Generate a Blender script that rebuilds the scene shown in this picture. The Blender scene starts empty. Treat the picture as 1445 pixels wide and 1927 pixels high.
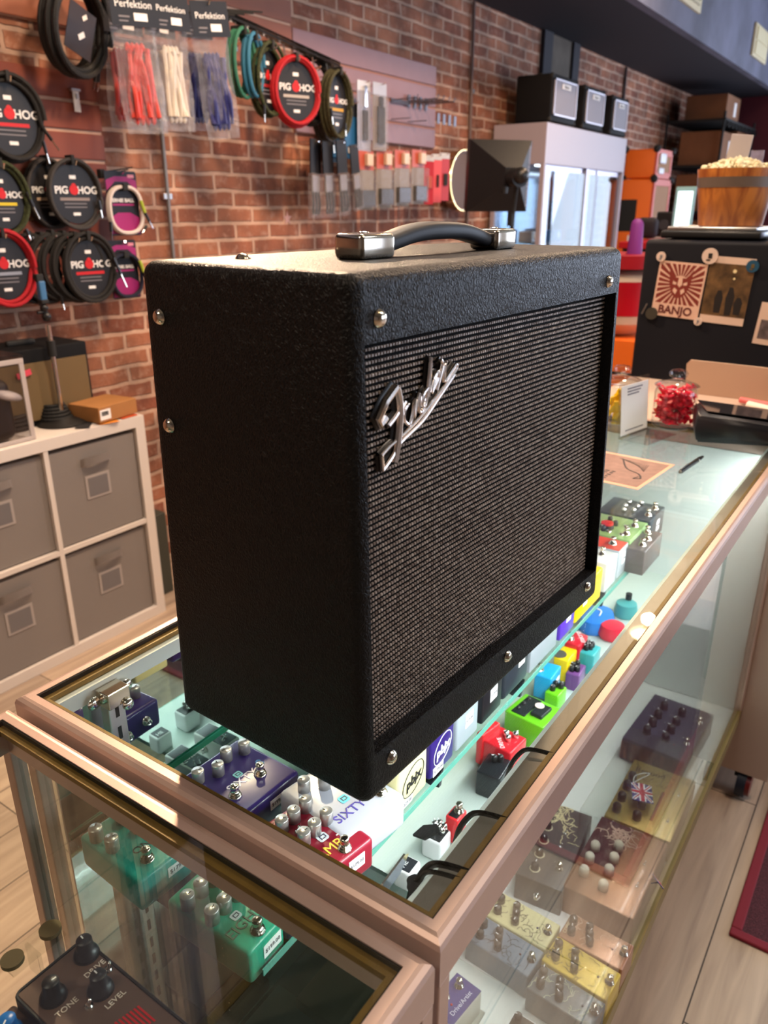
import bpy, bmesh, math, random
from mathutils import Vector, Matrix, Euler
random.seed(7)
SC = bpy.context.scene
COL = SC.collection
PI = math.pi
R = math.radians
ZT = 0.965            # height of the show-case top
YW = 2.39             # plane of the brick wall
XF = 9.70             # plane of the far wall

# ------------------------------------------------------------------ camera
cam_d = bpy.data.cameras.new('camera')
cam = bpy.data.objects.new('camera', cam_d)
COL.objects.link(cam)
SC.camera = cam
YAW, PITCH = 0.6038, 0.3717
fwd = Vector((math.cos(YAW)*math.cos(PITCH), math.sin(YAW)*math.cos(PITCH), -math.sin(PITCH)))
rgt = fwd.cross(Vector((0, 0, 1))).normalized()
upv = rgt.cross(fwd)
M = Matrix((rgt, upv, -fwd)).transposed().to_4x4()
M.translation = Vector((-0.3366, -0.1854, 1.430))
cam.matrix_world = M
cam_d.sensor_fit = 'VERTICAL'
cam_d.sensor_height = 36.0
cam_d.sensor_width = 27.0
cam_d.lens = 27.23
cam_d.clip_start = 0.02
cam_d.clip_end = 60
cam_d.dof.use_dof = True
cam_d.dof.focus_distance = 0.80
cam_d.dof.aperture_fstop = 8.0

# ------------------------------------------------------------------ exposure, world
SC.view_settings.view_transform = 'Standard'
SC.view_settings.look = 'None'
SC.view_settings.gamma = 1
SC.view_settings.use_curve_mapping = False
SC.view_settings.exposure = 0.0
W = bpy.data.worlds.new('world')
SC.world = W
W.use_nodes = True
W.node_tree.nodes['Background'].inputs[0].default_value = (0.75, 0.85, 1.0, 1)
W.node_tree.nodes['Background'].inputs[1].default_value = 0.3

WARM = (1.0, 0.71, 0.47)
def area(name, loc, target, sx, sy, power, col, shape='RECTANGLE', spread=None):
    l = bpy.data.lights.new(name, 'AREA')
    l.shape = shape
    l.size = sx
    if shape in ('RECTANGLE', 'ELLIPSE'):
        l.size_y = sy
    l.energy = power
    l.color = col
    if spread: l.spread = spread
    o = bpy.data.objects.new(name, l)
    COL.objects.link(o)
    o.location = loc
    o.rotation_euler = (Vector(target) - Vector(loc)).to_track_quat('-Z', 'Y').to_euler()
    return o
# ceiling spot over the middle of the shop, wall washers, and daylight from the shop front
area('key_lamp', (1.66, 1.86, 2.46), (0.25, 0.15, 0.95), 0.09, 0.09, 58, WARM, 'DISK', R(110))
area('wall_lamp', (1.2, 0.6, 3.15), (1.5, 2.39, 1.1), 0.25, 0.25, 46, WARM, 'DISK')
area('wall_lamp_2', (2.9, 0.6, 3.15), (3.0, 2.39, 1.2), 0.25, 0.25, 48, (1.0, 0.64, 0.40), 'DISK')
area('aisle_lamp', (4.72, 1.02, 3.20), (3.2, 0.4, 0.0), 0.09, 0.09, 40, WARM, 'DISK')
area('near_lamp', (-1.6, 0.6, 3.2), (-0.6, 0.3, 0.9), 0.6, 0.6, 24, (1.0, 0.80, 0.62), 'DISK')
area('floor_lamp_light', (1.2, -1.2, 3.2), (1.2, -0.6, 0.0), 0.5, 0.5, 26, (1.0, 0.78, 0.60), 'DISK')
area('shopfront_daylight', (9.45, -1.6, 1.7), (0.0, 0.2, 1.2), 5.0, 2.4, 200, (0.66, 0.76, 1.0))
area('side_daylight', (3.6, -4.3, 1.7), (2.2, 1.0, 1.3), 3.4, 2.0, 40, (0.66, 0.76, 1.0))
# the LED strip under the front rail of the show-case
area('case_light', (0.76, 0.046, 0.928), (0.76, 0.30, 0.60), 1.42, 0.018, 5.5, (0.92, 0.98, 1.0))
area('case_light_low', (0.76, 0.040, 0.915), (0.76, 0.16, 0.20), 1.42, 0.02, 6, (0.96, 0.98, 1.0))

# ------------------------------------------------------------------ helpers: materials
def lin(c):
    if isinstance(c, str):
        c = c.lstrip('#')
        c = tuple(int(c[i:i+2], 16)/255 for i in (0, 2, 4))
        return tuple(((v/12.92) if v <= 0.04045 else ((v+0.055)/1.055)**2.4) for v in c)
    return c
MC = {}
def mat(name, col=(.5, .5, .5), rough=.5, metal=0., spec=.5, bump=0, bscale=200, var=0, emit=None, estr=0, coat=0, alpha=1, trans=0, ior=1.45):
    key = name
    if key in MC: return MC[key]
    m = bpy.data.materials.new(name)
    m.use_nodes = True
    nt = m.node_tree
    b = nt.nodes['Principled BSDF']
    c = lin(col)
    b.inputs['Base Color'].default_value = (*c, 1)
    b.inputs['Roughness'].default_value = rough
    b.inputs['Metallic'].default_value = metal
    b.inputs['Specular IOR Level'].default_value = spec
    b.inputs['Coat Weight'].default_value = coat
    b.inputs['Transmission Weight'].default_value = trans
    b.inputs['IOR'].default_value = ior
    b.inputs['Alpha'].default_value = alpha
    if emit:
        b.inputs['Emission Color'].default_value = (*lin(emit), 1)
        b.inputs['Emission Strength'].default_value = estr
    tc = nt.nodes.new('ShaderNodeTexCoord')
    if bump or var:
        n = nt.nodes.new('ShaderNodeTexNoise')
        n.inputs['Scale'].default_value = bscale
        n.inputs['Detail'].default_value = 3
        nt.links.new(tc.outputs['Object'], n.inputs['Vector'])
        if bump:
            bp = nt.nodes.new('ShaderNodeBump')
            bp.inputs['Strength'].default_value = bump
            bp.inputs['Distance'].default_value = 0.002
            nt.links.new(n.outputs['Fac'], bp.inputs['Height'])
            nt.links.new(bp.outputs['Normal'], b.inputs['Normal'])
        if var:
            r = nt.nodes.new('ShaderNodeValToRGB')
            r.color_ramp.elements[0].position = .3
            r.color_ramp.elements[1].position = .7
            r.color_ramp.elements[0].color = (*[v*(1-var) for v in c], 1)
            r.color_ramp.elements[1].color = (*[min(1, v*(1+var)) for v in c], 1)
            nt.links.new(n.outputs['Fac'], r.inputs['Fac'])
            nt.links.new(r.outputs['Color'], b.inputs['Base Color'])
    MC[key] = m
    return m

def glass_mat(name, tint=(.93, .97, .95), ior=1.5, rough=0.0):
    if name in MC: return MC[name]
    m = bpy.data.materials.new(name); m.use_nodes = True
    nt = m.node_tree; nt.nodes.clear()
    o = nt.nodes.new('ShaderNodeOutputMaterial')
    mx = nt.nodes.new('ShaderNodeMixShader')
    t = nt.nodes.new('ShaderNodeBsdfTransparent'); t.inputs[0].default_value = (*tint, 1)
    g = nt.nodes.new('ShaderNodeBsdfGlossy'); g.inputs['Roughness'].default_value = rough
    lw = nt.nodes.new('ShaderNodeLayerWeight'); lw.inputs['Blend'].default_value = .5
    pw = nt.nodes.new('ShaderNodeMath'); pw.operation = 'POWER'; pw.inputs[1].default_value = 5
    r0 = ((ior-1)/(ior+1))**2
    f = nt.nodes.new('ShaderNodeMath'); f.operation = 'MULTIPLY_ADD'; f.inputs[1].default_value = 1-r0; f.inputs[2].default_value = r0
    nt.links.new(lw.outputs['Facing'], pw.inputs[0]); nt.links.new(pw.outputs[0], f.inputs[0])
    nt.links.new(f.outputs[0], mx.inputs[0]); nt.links.new(t.outputs[0], mx.inputs[1]); nt.links.new(g.outputs[0], mx.inputs[2])
    nt.links.new(mx.outputs[0], o.inputs[0])
    MC[name] = m
    return m

def film_mat(name, tint, haze=.25, hazecol=(.8, .8, .85)):
    """clear plastic film: mostly transparent, a little milky, glossy"""
    if name in MC: return MC[name]
    m = bpy.data.materials.new(name); m.use_nodes = True
    nt = m.node_tree; nt.nodes.clear()
    o = nt.nodes.new('ShaderNodeOutputMaterial')
    t = nt.nodes.new('ShaderNodeBsdfTransparent'); t.inputs[0].default_value = (*tint, 1)
    p = nt.nodes.new('ShaderNodeBsdfPrincipled'); p.inputs['Base Color'].default_value = (*hazecol, 1)
    p.inputs['Roughness'].default_value = .15; p.inputs['Specular IOR Level'].default_value = 1.0
    n = nt.nodes.new('ShaderNodeTexNoise'); n.inputs['Scale'].default_value = 26; n.inputs['Detail'].default_value = 4
    tc = nt.nodes.new('ShaderNodeTexCoord'); nt.links.new(tc.outputs['Object'], n.inputs['Vector'])
    b = nt.nodes.new('ShaderNodeBump'); b.inputs['Strength'].default_value = 1; b.inputs['Distance'].default_value = .02
    nt.links.new(n.outputs['Fac'], b.inputs['Height']); nt.links.new(b.outputs['Normal'], p.inputs['Normal'])
    mx = nt.nodes.new('ShaderNodeMixShader'); mx.inputs[0].default_value = haze
    nt.links.new(t.outputs[0], mx.inputs[1]); nt.links.new(p.outputs[0], mx.inputs[2]); nt.links.new(mx.outputs[0], o.inputs[0])
    MC[name] = m
    return m

def brick_mat():
    m = bpy.data.materials.new('brick_wall'); m.use_nodes = True
    nt = m.node_tree; b = nt.nodes['Principled BSDF']; b.inputs['Roughness'].default_value = .88
    L = nt.links.new; N = nt.nodes.new
    tc = N('ShaderNodeTexCoord')
    sep = N('ShaderNodeSeparateXYZ'); L(tc.outputs['Object'], sep.inputs[0])
    cmb = N('ShaderNodeCombineXYZ'); L(sep.outputs['X'], cmb.inputs['X']); L(sep.outputs['Z'], cmb.inputs['Y'])
    wob = N('ShaderNodeTexNoise'); wob.inputs['Scale'].default_value = 7; wob.inputs['Detail'].default_value = 5; L(cmb.outputs[0], wob.inputs['Vector'])
    sub = N('ShaderNodeVectorMath'); sub.operation = 'SUBTRACT'; L(wob.outputs['Color'], sub.inputs[0]); sub.inputs[1].default_value = (.5, .5, .5)
    sc = N('ShaderNodeVectorMath'); sc.operation = 'SCALE'; L(sub.outputs[0], sc.inputs[0]); sc.inputs['Scale'].default_value = .022
    add = N('ShaderNodeVectorMath'); add.operation = 'ADD'; L(cmb.outputs[0], add.inputs[0]); L(sc.outputs[0], add.inputs[1])
    br = N('ShaderNodeTexBrick')
    br.offset = .5; br.squash = 1
    br.inputs['Scale'].default_value = 1
    br.inputs['Brick Width'].default_value = .215
    br.inputs['Row Height'].default_value = .0655
    br.inputs['Mortar Size'].default_value = .0095
    br.inputs['Mortar Smooth'].default_value = .35
    br.inputs['Bias'].default_value = -.1
    br.inputs['Color1'].default_value = (*lin('#9d684f'), 1)
    br.inputs['Color2'].default_value = (*lin('#7b4635'), 1)
    br.inputs['Mortar'].default_value = (*lin('#bf9f8c'), 1)
    L(add.outputs[0], br.inputs['Vector'])
    # per-area tone and chalky patches
    n1 = N('ShaderNodeTexNoise'); n1.inputs['Scale'].default_value = 5.5; n1.inputs['Detail'].default_value = 2; L(cmb.outputs[0], n1.inputs['Vector'])
    r1 = N('ShaderNodeValToRGB'); r1.color_ramp.elements[0].position = .35; r1.color_ramp.elements[1].position = .68
    r1.color_ramp.elements[0].color = (.58, .58, .58, 1); r1.color_ramp.elements[1].color = (1.25, 1.18, 1.1, 1); L(n1.outputs['Fac'], r1.inputs['Fac'])
    mul = N('ShaderNodeMix'); mul.data_type = 'RGBA'; mul.blend_type = 'MULTIPLY'; mul.inputs[0].default_value = 1
    L(br.outputs['Color'], mul.inputs[6]); L(r1.outputs['Color'], mul.inputs[7])
    n2 = N('ShaderNodeTexNoise'); n2.inputs['Scale'].default_value = 19; n2.inputs['Detail'].default_value = 8; n2.inputs['Roughness'].default_value = .65; L(cmb.outputs[0], n2.inputs['Vector'])
    r2 = N('ShaderNodeValToRGB'); r2.color_ramp.elements[0].position = .52; r2.color_ramp.elements[1].position = .70
    r2.color_ramp.elements[0].color = (0, 0, 0, 1); r2.color_ramp.elements[1].color = (.55, .55, .55, 1); L(n2.outputs['Fac'], r2.inputs['Fac'])
    mix = N('ShaderNodeMix'); mix.data_type = 'RGBA'; L(r2.outputs['Color'], mix.inputs[0]); L(mul.outputs[2], mix.inputs[6]); mix.inputs[7].default_value = (*lin('#b5917f'), 1)
    L(mix.outputs[2], b.inputs['Base Color'])
    inv = N('ShaderNodeMath'); inv.operation = 'SUBTRACT'; inv.inputs[0].default_value = 1; L(br.outputs['Fac'], inv.inputs[1])
    n3 = N('ShaderNodeTexNoise'); n3.inputs['Scale'].default_value = 60; n3.inputs['Detail'].default_value = 4; L(cmb.outputs[0], n3.inputs['Vector'])
    am = N('ShaderNodeMath'); am.operation = 'MULTIPLY_ADD'; L(n3.outputs['Fac'], am.inputs[0]); am.inputs[1].default_value = .35; L(inv.outputs[0], am.inputs[2])
    bp = N('ShaderNodeBump'); bp.inputs['Strength'].default_value = .8; bp.inputs['Distance'].default_value = .012; L(am.outputs[0], bp.inputs['Height']); L(bp.outputs[0], b.inputs['Normal'])
    return m

def plank_mat():
    m = bpy.data.materials.new('floor_planks'); m.use_nodes = True
    nt = m.node_tree; b = nt.nodes['Principled BSDF']; b.inputs['Roughness'].default_value = .42
    L = nt.links.new; N = nt.nodes.new
    tc = N('ShaderNodeTexCoord')
    mp = N('ShaderNodeMapping'); mp.inputs['Location'].default_value = (.28, .075, 0); L(tc.outputs['Object'], mp.inputs[0])
    br = N('ShaderNodeTexBrick'); br.offset = .37; br.inputs['Scale'].default_value = 1
    br.inputs['Brick Width'].default_value = 1.1; br.inputs['Row Height'].default_value = .15
    br.inputs['Mortar Size'].default_value = .0016; br.inputs['Mortar Smooth'].default_value = .1; br.inputs['Bias'].default_value = 0
    br.inputs['Color1'].default_value = (*lin('#c9b29c'), 1); br.inputs['Color2'].default_value = (*lin('#a08f80'), 1); br.inputs['Mortar'].default_value = (*lin('#4a4038'), 1)
    L(mp.outputs[0], br.inputs['Vector'])
    mp2 = N('ShaderNodeMapping'); mp2.inputs['Scale'].default_value = (1.2, 14, 1); L(tc.outputs['Object'], mp2.inputs[0])
    n = N('ShaderNodeTexNoise'); n.inputs['Scale'].default_value = 2.6; n.inputs['Detail'].default_value = 6; n.inputs['Distortion'].default_value = .6; L(mp2.outputs[0], n.inputs['Vector'])
    r = N('ShaderNodeValToRGB'); r.color_ramp.elements[0].position = .3; r.color_ramp.elements[1].position = .7
    r.color_ramp.elements[0].color = (.72, .68, .66, 1); r.color_ramp.elements[1].color = (1.1, 1.08, 1.05, 1); L(n.outputs['Fac'], r.inputs['Fac'])
    mul = N('ShaderNodeMix'); mul.data_type = 'RGBA'; mul.blend_type = 'MULTIPLY'; mul.inputs[0].default_value = 1
    L(br.outputs['Color'], mul.inputs[6]); L(r.outputs['Color'], mul.inputs[7]); L(mul.outputs[2], b.inputs['Base Color'])
    return m

def tolex_mat():
    m = bpy.data.materials.new('pebbled_black_vinyl'); m.use_nodes = True
    nt = m.node_tree; b = nt.nodes['Principled BSDF']
    b.inputs['Base Color'].default_value = (.007, .0062, .0062, 1); b.inputs['Roughness'].default_value = .46; b.inputs['Specular IOR Level'].default_value = .22
    L = nt.links.new; N = nt.nodes.new
    tc = N('ShaderNodeTexCoord')
    n = N('ShaderNodeTexNoise'); n.inputs['Scale'].default_value = 120; n.inputs['Detail'].default_value = 2; L(tc.outputs['Object'], n.inputs['Vector'])
    sb = N('ShaderNodeVectorMath'); sb.operation = 'SUBTRACT'; L(n.outputs['Color'], sb.inputs[0]); sb.inputs[1].default_value = (.5, .5, .5)
    sc = N('ShaderNodeVectorMath'); sc.operation = 'SCALE'; sc.inputs['Scale'].default_value = .009; L(sb.outputs[0], sc.inputs[0])
    ad = N('ShaderNodeVectorMath'); ad.operation = 'ADD'; L(tc.outputs['Object'], ad.inputs[0]); L(sc.outputs[0], ad.inputs[1])
    mp = N('ShaderNodeMapping'); mp.inputs['Scale'].default_value = (1.25, 1.25, .72); L(ad.outputs[0], mp.inputs[0])
    v = N('ShaderNodeTexVoronoi'); v.feature = 'DISTANCE_TO_EDGE'; v.inputs['Scale'].default_value = 310; L(mp.outputs[0], v.inputs['Vector'])
    r = N('ShaderNodeValToRGB'); r.color_ramp.elements[0].position = 0; r.color_ramp.elements[1].position = .32; L(v.outputs['Distance'], r.inputs['Fac'])
    n2 = N('ShaderNodeTexNoise'); n2.inputs['Scale'].default_value = 260; n2.inputs['Detail'].default_value = 3; L(mp.outputs[0], n2.inputs['Vector'])
    ma = N('ShaderNodeMath'); ma.operation = 'MULTIPLY_ADD'; L(n2.outputs['Fac'], ma.inputs[0]); ma.inputs[1].default_value = .45; L(r.outputs['Color'], ma.inputs[2])
    bp = N('ShaderNodeBump'); bp.inputs['Strength'].default_value = .55; bp.inputs['Distance'].default_value = .0009; L(ma.outputs[0], bp.inputs['Height']); L(bp.outputs[0], b.inputs['Normal'])
    return m

def wood_mat(name, c1, c2, scale=6, rough=.45, axis='Z'):
    m = bpy.data.materials.new(name); m.use_nodes = True
    nt = m.node_tree; b = nt.nodes['Principled BSDF']; b.inputs['Roughness'].default_value = rough
    L = nt.links.new; N = nt.nodes.new
    tc = N('ShaderNodeTexCoord'); mp = N('ShaderNodeMapping')
    mp.inputs['Scale'].default_value = (5, 5, 1) if axis == 'Z' else (1, 5, 5)
    L(tc.outputs['Object'], mp.inputs[0])
    n = N('ShaderNodeTexNoise'); n.inputs['Scale'].default_value = scale; n.inputs['Detail'].default_value = 5; n.inputs['Distortion'].default_value = 1.4; L(mp.outputs[0], n.inputs['Vector'])
    r = N('ShaderNodeValToRGB'); r.color_ramp.elements[0].position = .38; r.color_ramp.elements[1].position = .64
    r.color_ramp.elements[0].color = (*lin(c1), 1); r.color_ramp.elements[1].color = (*lin(c2), 1)
    L(n.outputs['Fac'], r.inputs['Fac']); L(r.outputs['Color'], b.inputs['Base Color'])
    return m

def ceiling_mat():
    m = bpy.data.materials.new('ceiling_tiles'); m.use_nodes = True
    nt = m.node_tree; b = nt.nodes['Principled BSDF']; b.inputs['Roughness'].default_value = .9
    L = nt.links.new; N = nt.nodes.new
    tc = N('ShaderNodeTexCoord'); br = N('ShaderNodeTexBrick'); br.offset = 0
    br.inputs['Scale'].default_value = 1; br.inputs['Brick Width'].default_value = .61; br.inputs['Row Height'].default_value = .61
    br.inputs['Mortar Size'].default_value = .012
    br.inputs['Color1'].default_value = (*lin('#8d8f88'), 1); br.inputs['Color2'].default_value = (*lin('#868880'), 1); br.inputs['Mortar'].default_value = (*lin('#50524e'), 1)
    L(tc.outputs['Object'], br.inputs['Vector']); L(br.outputs['Color'], b.inputs['Base Color'])
    return m

# ------------------------------------------------------------------ helpers: geometry
def new_bm(): return bmesh.new()
def xf(loc=(0, 0, 0), rot=(0, 0, 0)):
    return Matrix.Translation(Vector(loc)) @ Euler(rot).to_matrix().to_4x4()
def link(name, bm, m, parent=None, smooth=False, mx=None):
    me = bpy.data.meshes.new(name)
    bmesh.ops.recalc_face_normals(bm, faces=bm.faces[:])
    if smooth:
        for f in bm.faces: f.smooth = True
        if smooth is True:
            for e in bm.edges:
                if len(e.link_faces) == 2 and e.calc_face_angle(0) > .7: e.smooth = False
    bm.to_mesh(me); bm.free()
    for k in (m if isinstance(m, (list, tuple)) else [m]): me.materials.append(k)
    o = bpy.data.objects.new(name, me)
    COL.objects.link(o)
    if parent: o.parent = parent
    if mx is not None: o.matrix_local = mx
    return o
def box(bm, c, s, bev=0, seg=2, mx=None, mi=0, taper=None):
    v0 = len(bm.verts)
    r = bmesh.ops.create_cube(bm, size=1)
    vs = r['verts']
    for v in vs:
        v.co = Vector((v.co.x*s[0], v.co.y*s[1], v.co.z*s[2]))
        if taper and v.co.z > 0: v.co.x *= taper[0]; v.co.y *= taper[1]
    fs = set(f for v in vs for f in v.link_faces)
    if bev:
        es = set(e for v in vs for e in v.link_edges)
        rr = bmesh.ops.bevel(bm, geom=list(es), offset=bev, segments=seg, profile=.5, affect='EDGES')
        vs = set(vs) | set(rr['verts']); vs = [v for v in vs if v.is_valid]
        fs = set(f for v in vs for f in v.link_faces)
    T = Matrix.Translation(Vector(c))
    if mx is not None: T = mx @ T
    for v in vs: v.co = T @ v.co
    for f in fs: f.material_index = mi
    return vs
def b2(bm, lo, hi, bev=0, seg=2, mx=None, mi=0):
    c = [(a+b)/2 for a, b in zip(lo, hi)]; s = [abs(b-a) for a, b in zip(lo, hi)]
    return box(bm, c, s, bev, seg, mx, mi)
def cyl(bm, c, r, h, seg=24, r2=None, mx=None, axis='Z', mi=0):
    rr = bmesh.ops.create_cone(bm, cap_ends=True, segments=seg, radius1=r, radius2=r if r2 is None else r2, depth=h)
    T = Matrix.Translation(Vector(c))
    if axis == 'Y': T = T @ Matrix.Rotation(PI/2, 4, 'X')
    if axis == 'X': T = T @ Matrix.Rotation(PI/2, 4, 'Y')
    if mx is not None: T = mx @ T
    for v in rr['verts']: v.co = T @ v.co
    for f in set(f for v in rr['verts'] for f in v.link_faces): f.material_index = mi
def ball(bm, c, r, sx=1, sy=1, sz=1, mx=None, u=14, w=8, mi=0):
    rr = bmesh.ops.create_uvsphere(bm, u_segments=u, v_segments=w, radius=r)
    T = Matrix.Translation(Vector(c)) @ Matrix.Diagonal((sx, sy, sz, 1))
    if mx is not None: T = mx @ T
    for v in rr['verts']: v.co = T @ v.co
    for f in set(f for v in rr['verts'] for f in v.link_faces): f.material_index = mi
def lathe(bm, prof, seg=32, c=(0, 0, 0), mx=None):
    rings = []
    T = Matrix.Translation(Vector(c))
    if mx is not None: T = mx @ T
    for r, z in prof:
        if r < 1e-6: rings.append([bm.verts.new(T @ Vector((0, 0, z)))])
        else: rings.append([bm.verts.new(T @ Vector((r*math.cos(2*PI*k/seg), r*math.sin(2*PI*k/seg), z))) for k in range(seg)])
    for a, b in zip(rings, rings[1:]):
        for k in range(seg):
            k2 = (k+1) % seg
            if len(a) == 1 and len(b) == 1: continue
            if len(a) == 1: bm.faces.new((a[0], b[k2], b[k]))
            elif len(b) == 1: bm.faces.new((a[k], a[k2], b[0]))
            else: bm.faces.new((a[k], a[k2], b[k2], b[k]))
def tube(bm, pts, r, seg=8, closed=False, mx=None, flat=1.0):
    pts = [Vector(p) for p in pts]
    if mx is not None: pts = [mx @ p for p in pts]
    n = len(pts); rings = []
    prev = None
    for i, p in enumerate(pts):
        a = pts[(i-1) % n] if (closed or i > 0) else p
        b = pts[(i+1) % n] if (closed or i < n-1) else p
        t = (b-a).normalized()
        if prev is None:
            ref = Vector((0, 0, 1)) if abs(t.z) < .9 else Vector((1, 0, 0))
            u = t.cross(ref).normalized()
        else:
            u = (prev - t*prev.dot(t)).normalized()
        prev = u
        w = t.cross(u)
        rr = r[i] if isinstance(r, (list, tuple)) else r
        rings.append([bm.verts.new(p + (u*math.cos(2*PI*k/seg)*rr + w*math.sin(2*PI*k/seg)*rr*flat)) for k in range(seg)])
    m = n if closed else n-1
    for i in range(m):
        A, B = rings[i], rings[(i+1) % n]
        for k in range(seg):
            bm.faces.new((A[k], A[(k+1) % seg], B[(k+1) % seg], B[k]))
    if not closed:
        bm.faces.new(rings[0]); bm.faces.new(rings[-1])
def prism(bm, poly, y0, y1, mx=None):
    """polygon in XZ extruded along Y"""
    A = [Vector((x, y0, z)) for x, z in poly]; B = [Vector((x, y1, z)) for x, z in poly]
    if mx is not None: A = [mx @ v for v in A]; B = [mx @ v for v in B]
    A = [bm.verts.new(v) for v in A]; B = [bm.verts.new(v) for v in B]
    bm.faces.new(A); bm.faces.new(B[::-1])
    n = len(A)
    for i in range(n): bm.faces.new((A[i], B[i], B[(i+1) % n], A[(i+1) % n]))
def rrect(w, h, r, seg=5):
    pts = []
    for cx, cy, a in ((w/2-r, h/2-r, 0), (-w/2+r, h/2-r, 90), (-w/2+r, -h/2+r, 180), (w/2-r, -h/2+r, 270)):
        for k in range(seg+1):
            t = R(a+90*k/seg); pts.append((cx+r*math.cos(t), cy+r*math.sin(t)))
    return pts
def smooth_path(P, n=6, closed=False):
    P = [Vector(p) for p in P]; out = []
    N = len(P)
    for i in range(N if closed else N-1):
        p0 = P[(i-1) % N] if (closed or i > 0) else P[i]; p1 = P[i]; p2 = P[(i+1) % N]; p3 = P[(i+2) % N] if (closed or i+2 < N) else p2
        for k in range(n):
            t = k/n
            out.append(.5*((2*p1)+(-p0+p2)*t+(2*p0-5*p1+4*p2-p3)*t*t+(-p0+3*p1-3*p2+p3)*t*t*t))
    if not closed: out.append(P[-1])
    return out
TXT = {}
def text(s, size, m, mx, parent, name='lettering', ext=.0003, bold=0, shear=0):
    """text lying in the local XY plane of mx, facing +Z"""
    key = (s, size, ext, bold, shear)
    if key not in TXT:
        cu = bpy.data.curves.new('lettering', 'FONT')
        cu.body = s; cu.size = size; cu.extrude = ext; cu.align_x = 'CENTER'; cu.align_y = 'CENTER'; cu.offset = bold; cu.shear = shear
        cu.resolution_u = 3
        o = bpy.data.objects.new('lettering_tmp', cu); COL.objects.link(o)
        dg = bpy.context.evaluated_depsgraph_get()
        me = bpy.data.meshes.new_from_object(o.evaluated_get(dg))
        bpy.data.objects.remove(o); bpy.data.curves.remove(cu)
        TXT[key] = me
    me = TXT[key].copy(); me.materials.clear(); me.materials.append(m)
    o = bpy.data.objects.new(name, me); COL.objects.link(o)
    if parent: o.parent = parent
    o.matrix_local = mx
    return o
def tag(o, label, cat, group=None, kind=None):
    o['label'] = label; o['category'] = cat
    if group: o['group'] = group
    if kind: o['kind'] = kind
    return o
def thing(name, label, cat, loc=(0, 0, 0), rotz=0, group=None):
    o = bpy.data.objects.new(name, None); COL.objects.link(o)
    o.empty_display_size = .05
    o.location = loc; o.rotation_euler = (0, 0, rotz)
    return tag(o, label, cat, group)
def struct(name, bm, m, label=None, cat=None):
    o = link(name, bm, m); o['kind'] = 'structure'
    if label: o['label'] = label
    if cat: o['category'] = cat
    return o
def dup(root, loc=None, rot=None, label=None, group=None, scale=None):
    r = root.copy(); COL.objects.link(r)
    if loc is not None: r.location = loc
    if rot is not None: r.rotation_euler = rot
    if scale is not None: r.scale = scale
    if label: r['label'] = label
    if group: r['group'] = group
    for ch in list(root.children):
        c = ch.copy(); COL.objects.link(c); c.parent = r
        for g in list(ch.children):
            d = g.copy(); COL.objects.link(d); d.parent = c
    return r

# shared materials
chrome = mat('chrome', (.85, .83, .80), .08, 1)
satin = mat('satin_metal', (.62, .60, .58), .32, 1)
nickel = mat('nickel', (.80, .72, .60), .14, 1)
gold = mat('gold_plated', (.85, .60, .25), .2, 1)
black = mat('black_plastic', (.012, .012, .013), .35)
matte_black = mat('matte_black', (.012, .012, .012), .75)
dark_blue = mat('near_black_blue', '#14161f', .5)
white = mat('white_paint', '#d9d6d2', .5)
paper = mat('white_paper', '#e8e4df', .7)
sticker = mat('white_sticker', '#f2f0ee', .5)
ink = mat('printed_black', '#1b1a1c', .6)
greyink = mat('printed_grey', '#77747a', .6)
white_ink = mat('printed_white', '#eeeeee', .5)
red_ink = mat('printed_red', '#c8161c', .5)
glass = glass_mat('clear_glass', (.94, .975, .965))
glass_side = glass_mat('clear_side_glass', (.93, .955, .94))
acrylic = glass_mat('acrylic_sheet', (.95, .96, .95), 1.45)
film = film_mat('plastic_film', (.92, .92, .94), .10)

# ================================================================== the room
bm = new_bm(); b2(bm, (-4, -5, -.1), (XF, YW, 0)); struct('floor', bm, plank_mat())
bm = new_bm(); b2(bm, (-4, YW, 0), (XF+.2, YW+.2, 3.6)); struct('wall_left', bm, brick_mat())
maroon = mat('maroon_paint', '#5a1c2c', .7, var=.08, bscale=3)
bm = new_bm()
b2(bm, (XF, .9, 0), (XF+.15, YW, 3.6))
b2(bm, (XF, -5, 2.9), (XF+.15, .9, 3.6)); b2(bm, (XF, -5, 0), (XF+.15, .9, .45))
for y in (.84, -1.1, -3.05, -4.94): b2(bm, (XF, y-.06, .45), (XF+.15, y+.06, 2.9))
struct('wall_back', bm, maroon)
beige = mat('beige_wall', '#8f8378', .85)
bm = new_bm(); b2(bm, (-4, -5.15, 0), (XF, -5, .9)); b2(bm, (-4, -5.15, 2.7), (XF, -5, 3.6)); b2(bm, (-4, -5.15, .9), (1.9, -5, 2.7)); b2(bm, (5.4, -5.15, .9), (XF, -5, 2.7))
struct('wall_right', bm, beige)
bm = new_bm(); b2(bm, (-4.15, -5, 0), (-4, YW, 3.6)); struct('wall_rear', bm, beige)
bm = new_bm(); b2(bm, (-4, -5, 3.45), (XF, 1.65, 3.55)); struct('ceiling', bm, ceiling_mat())
# dark dropped soffit along the brick wall
soffit_under = mat('dark_navy_paint', '#1d1c28', .8)
soffit_side = mat('grey_plaster', '#5c5d70', .75, var=.35, bscale=2.2)
bm = new_bm(); b2(bm, (-4, 1.66, 2.57), (XF, YW, 2.67)); struct('trim_1', bm, soffit_under)
bm = new_bm(); b2(bm, (-4, 1.60, 2.57), (XF, 1.66, 3.55)); struct('trim_2', bm, soffit_side)
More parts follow.
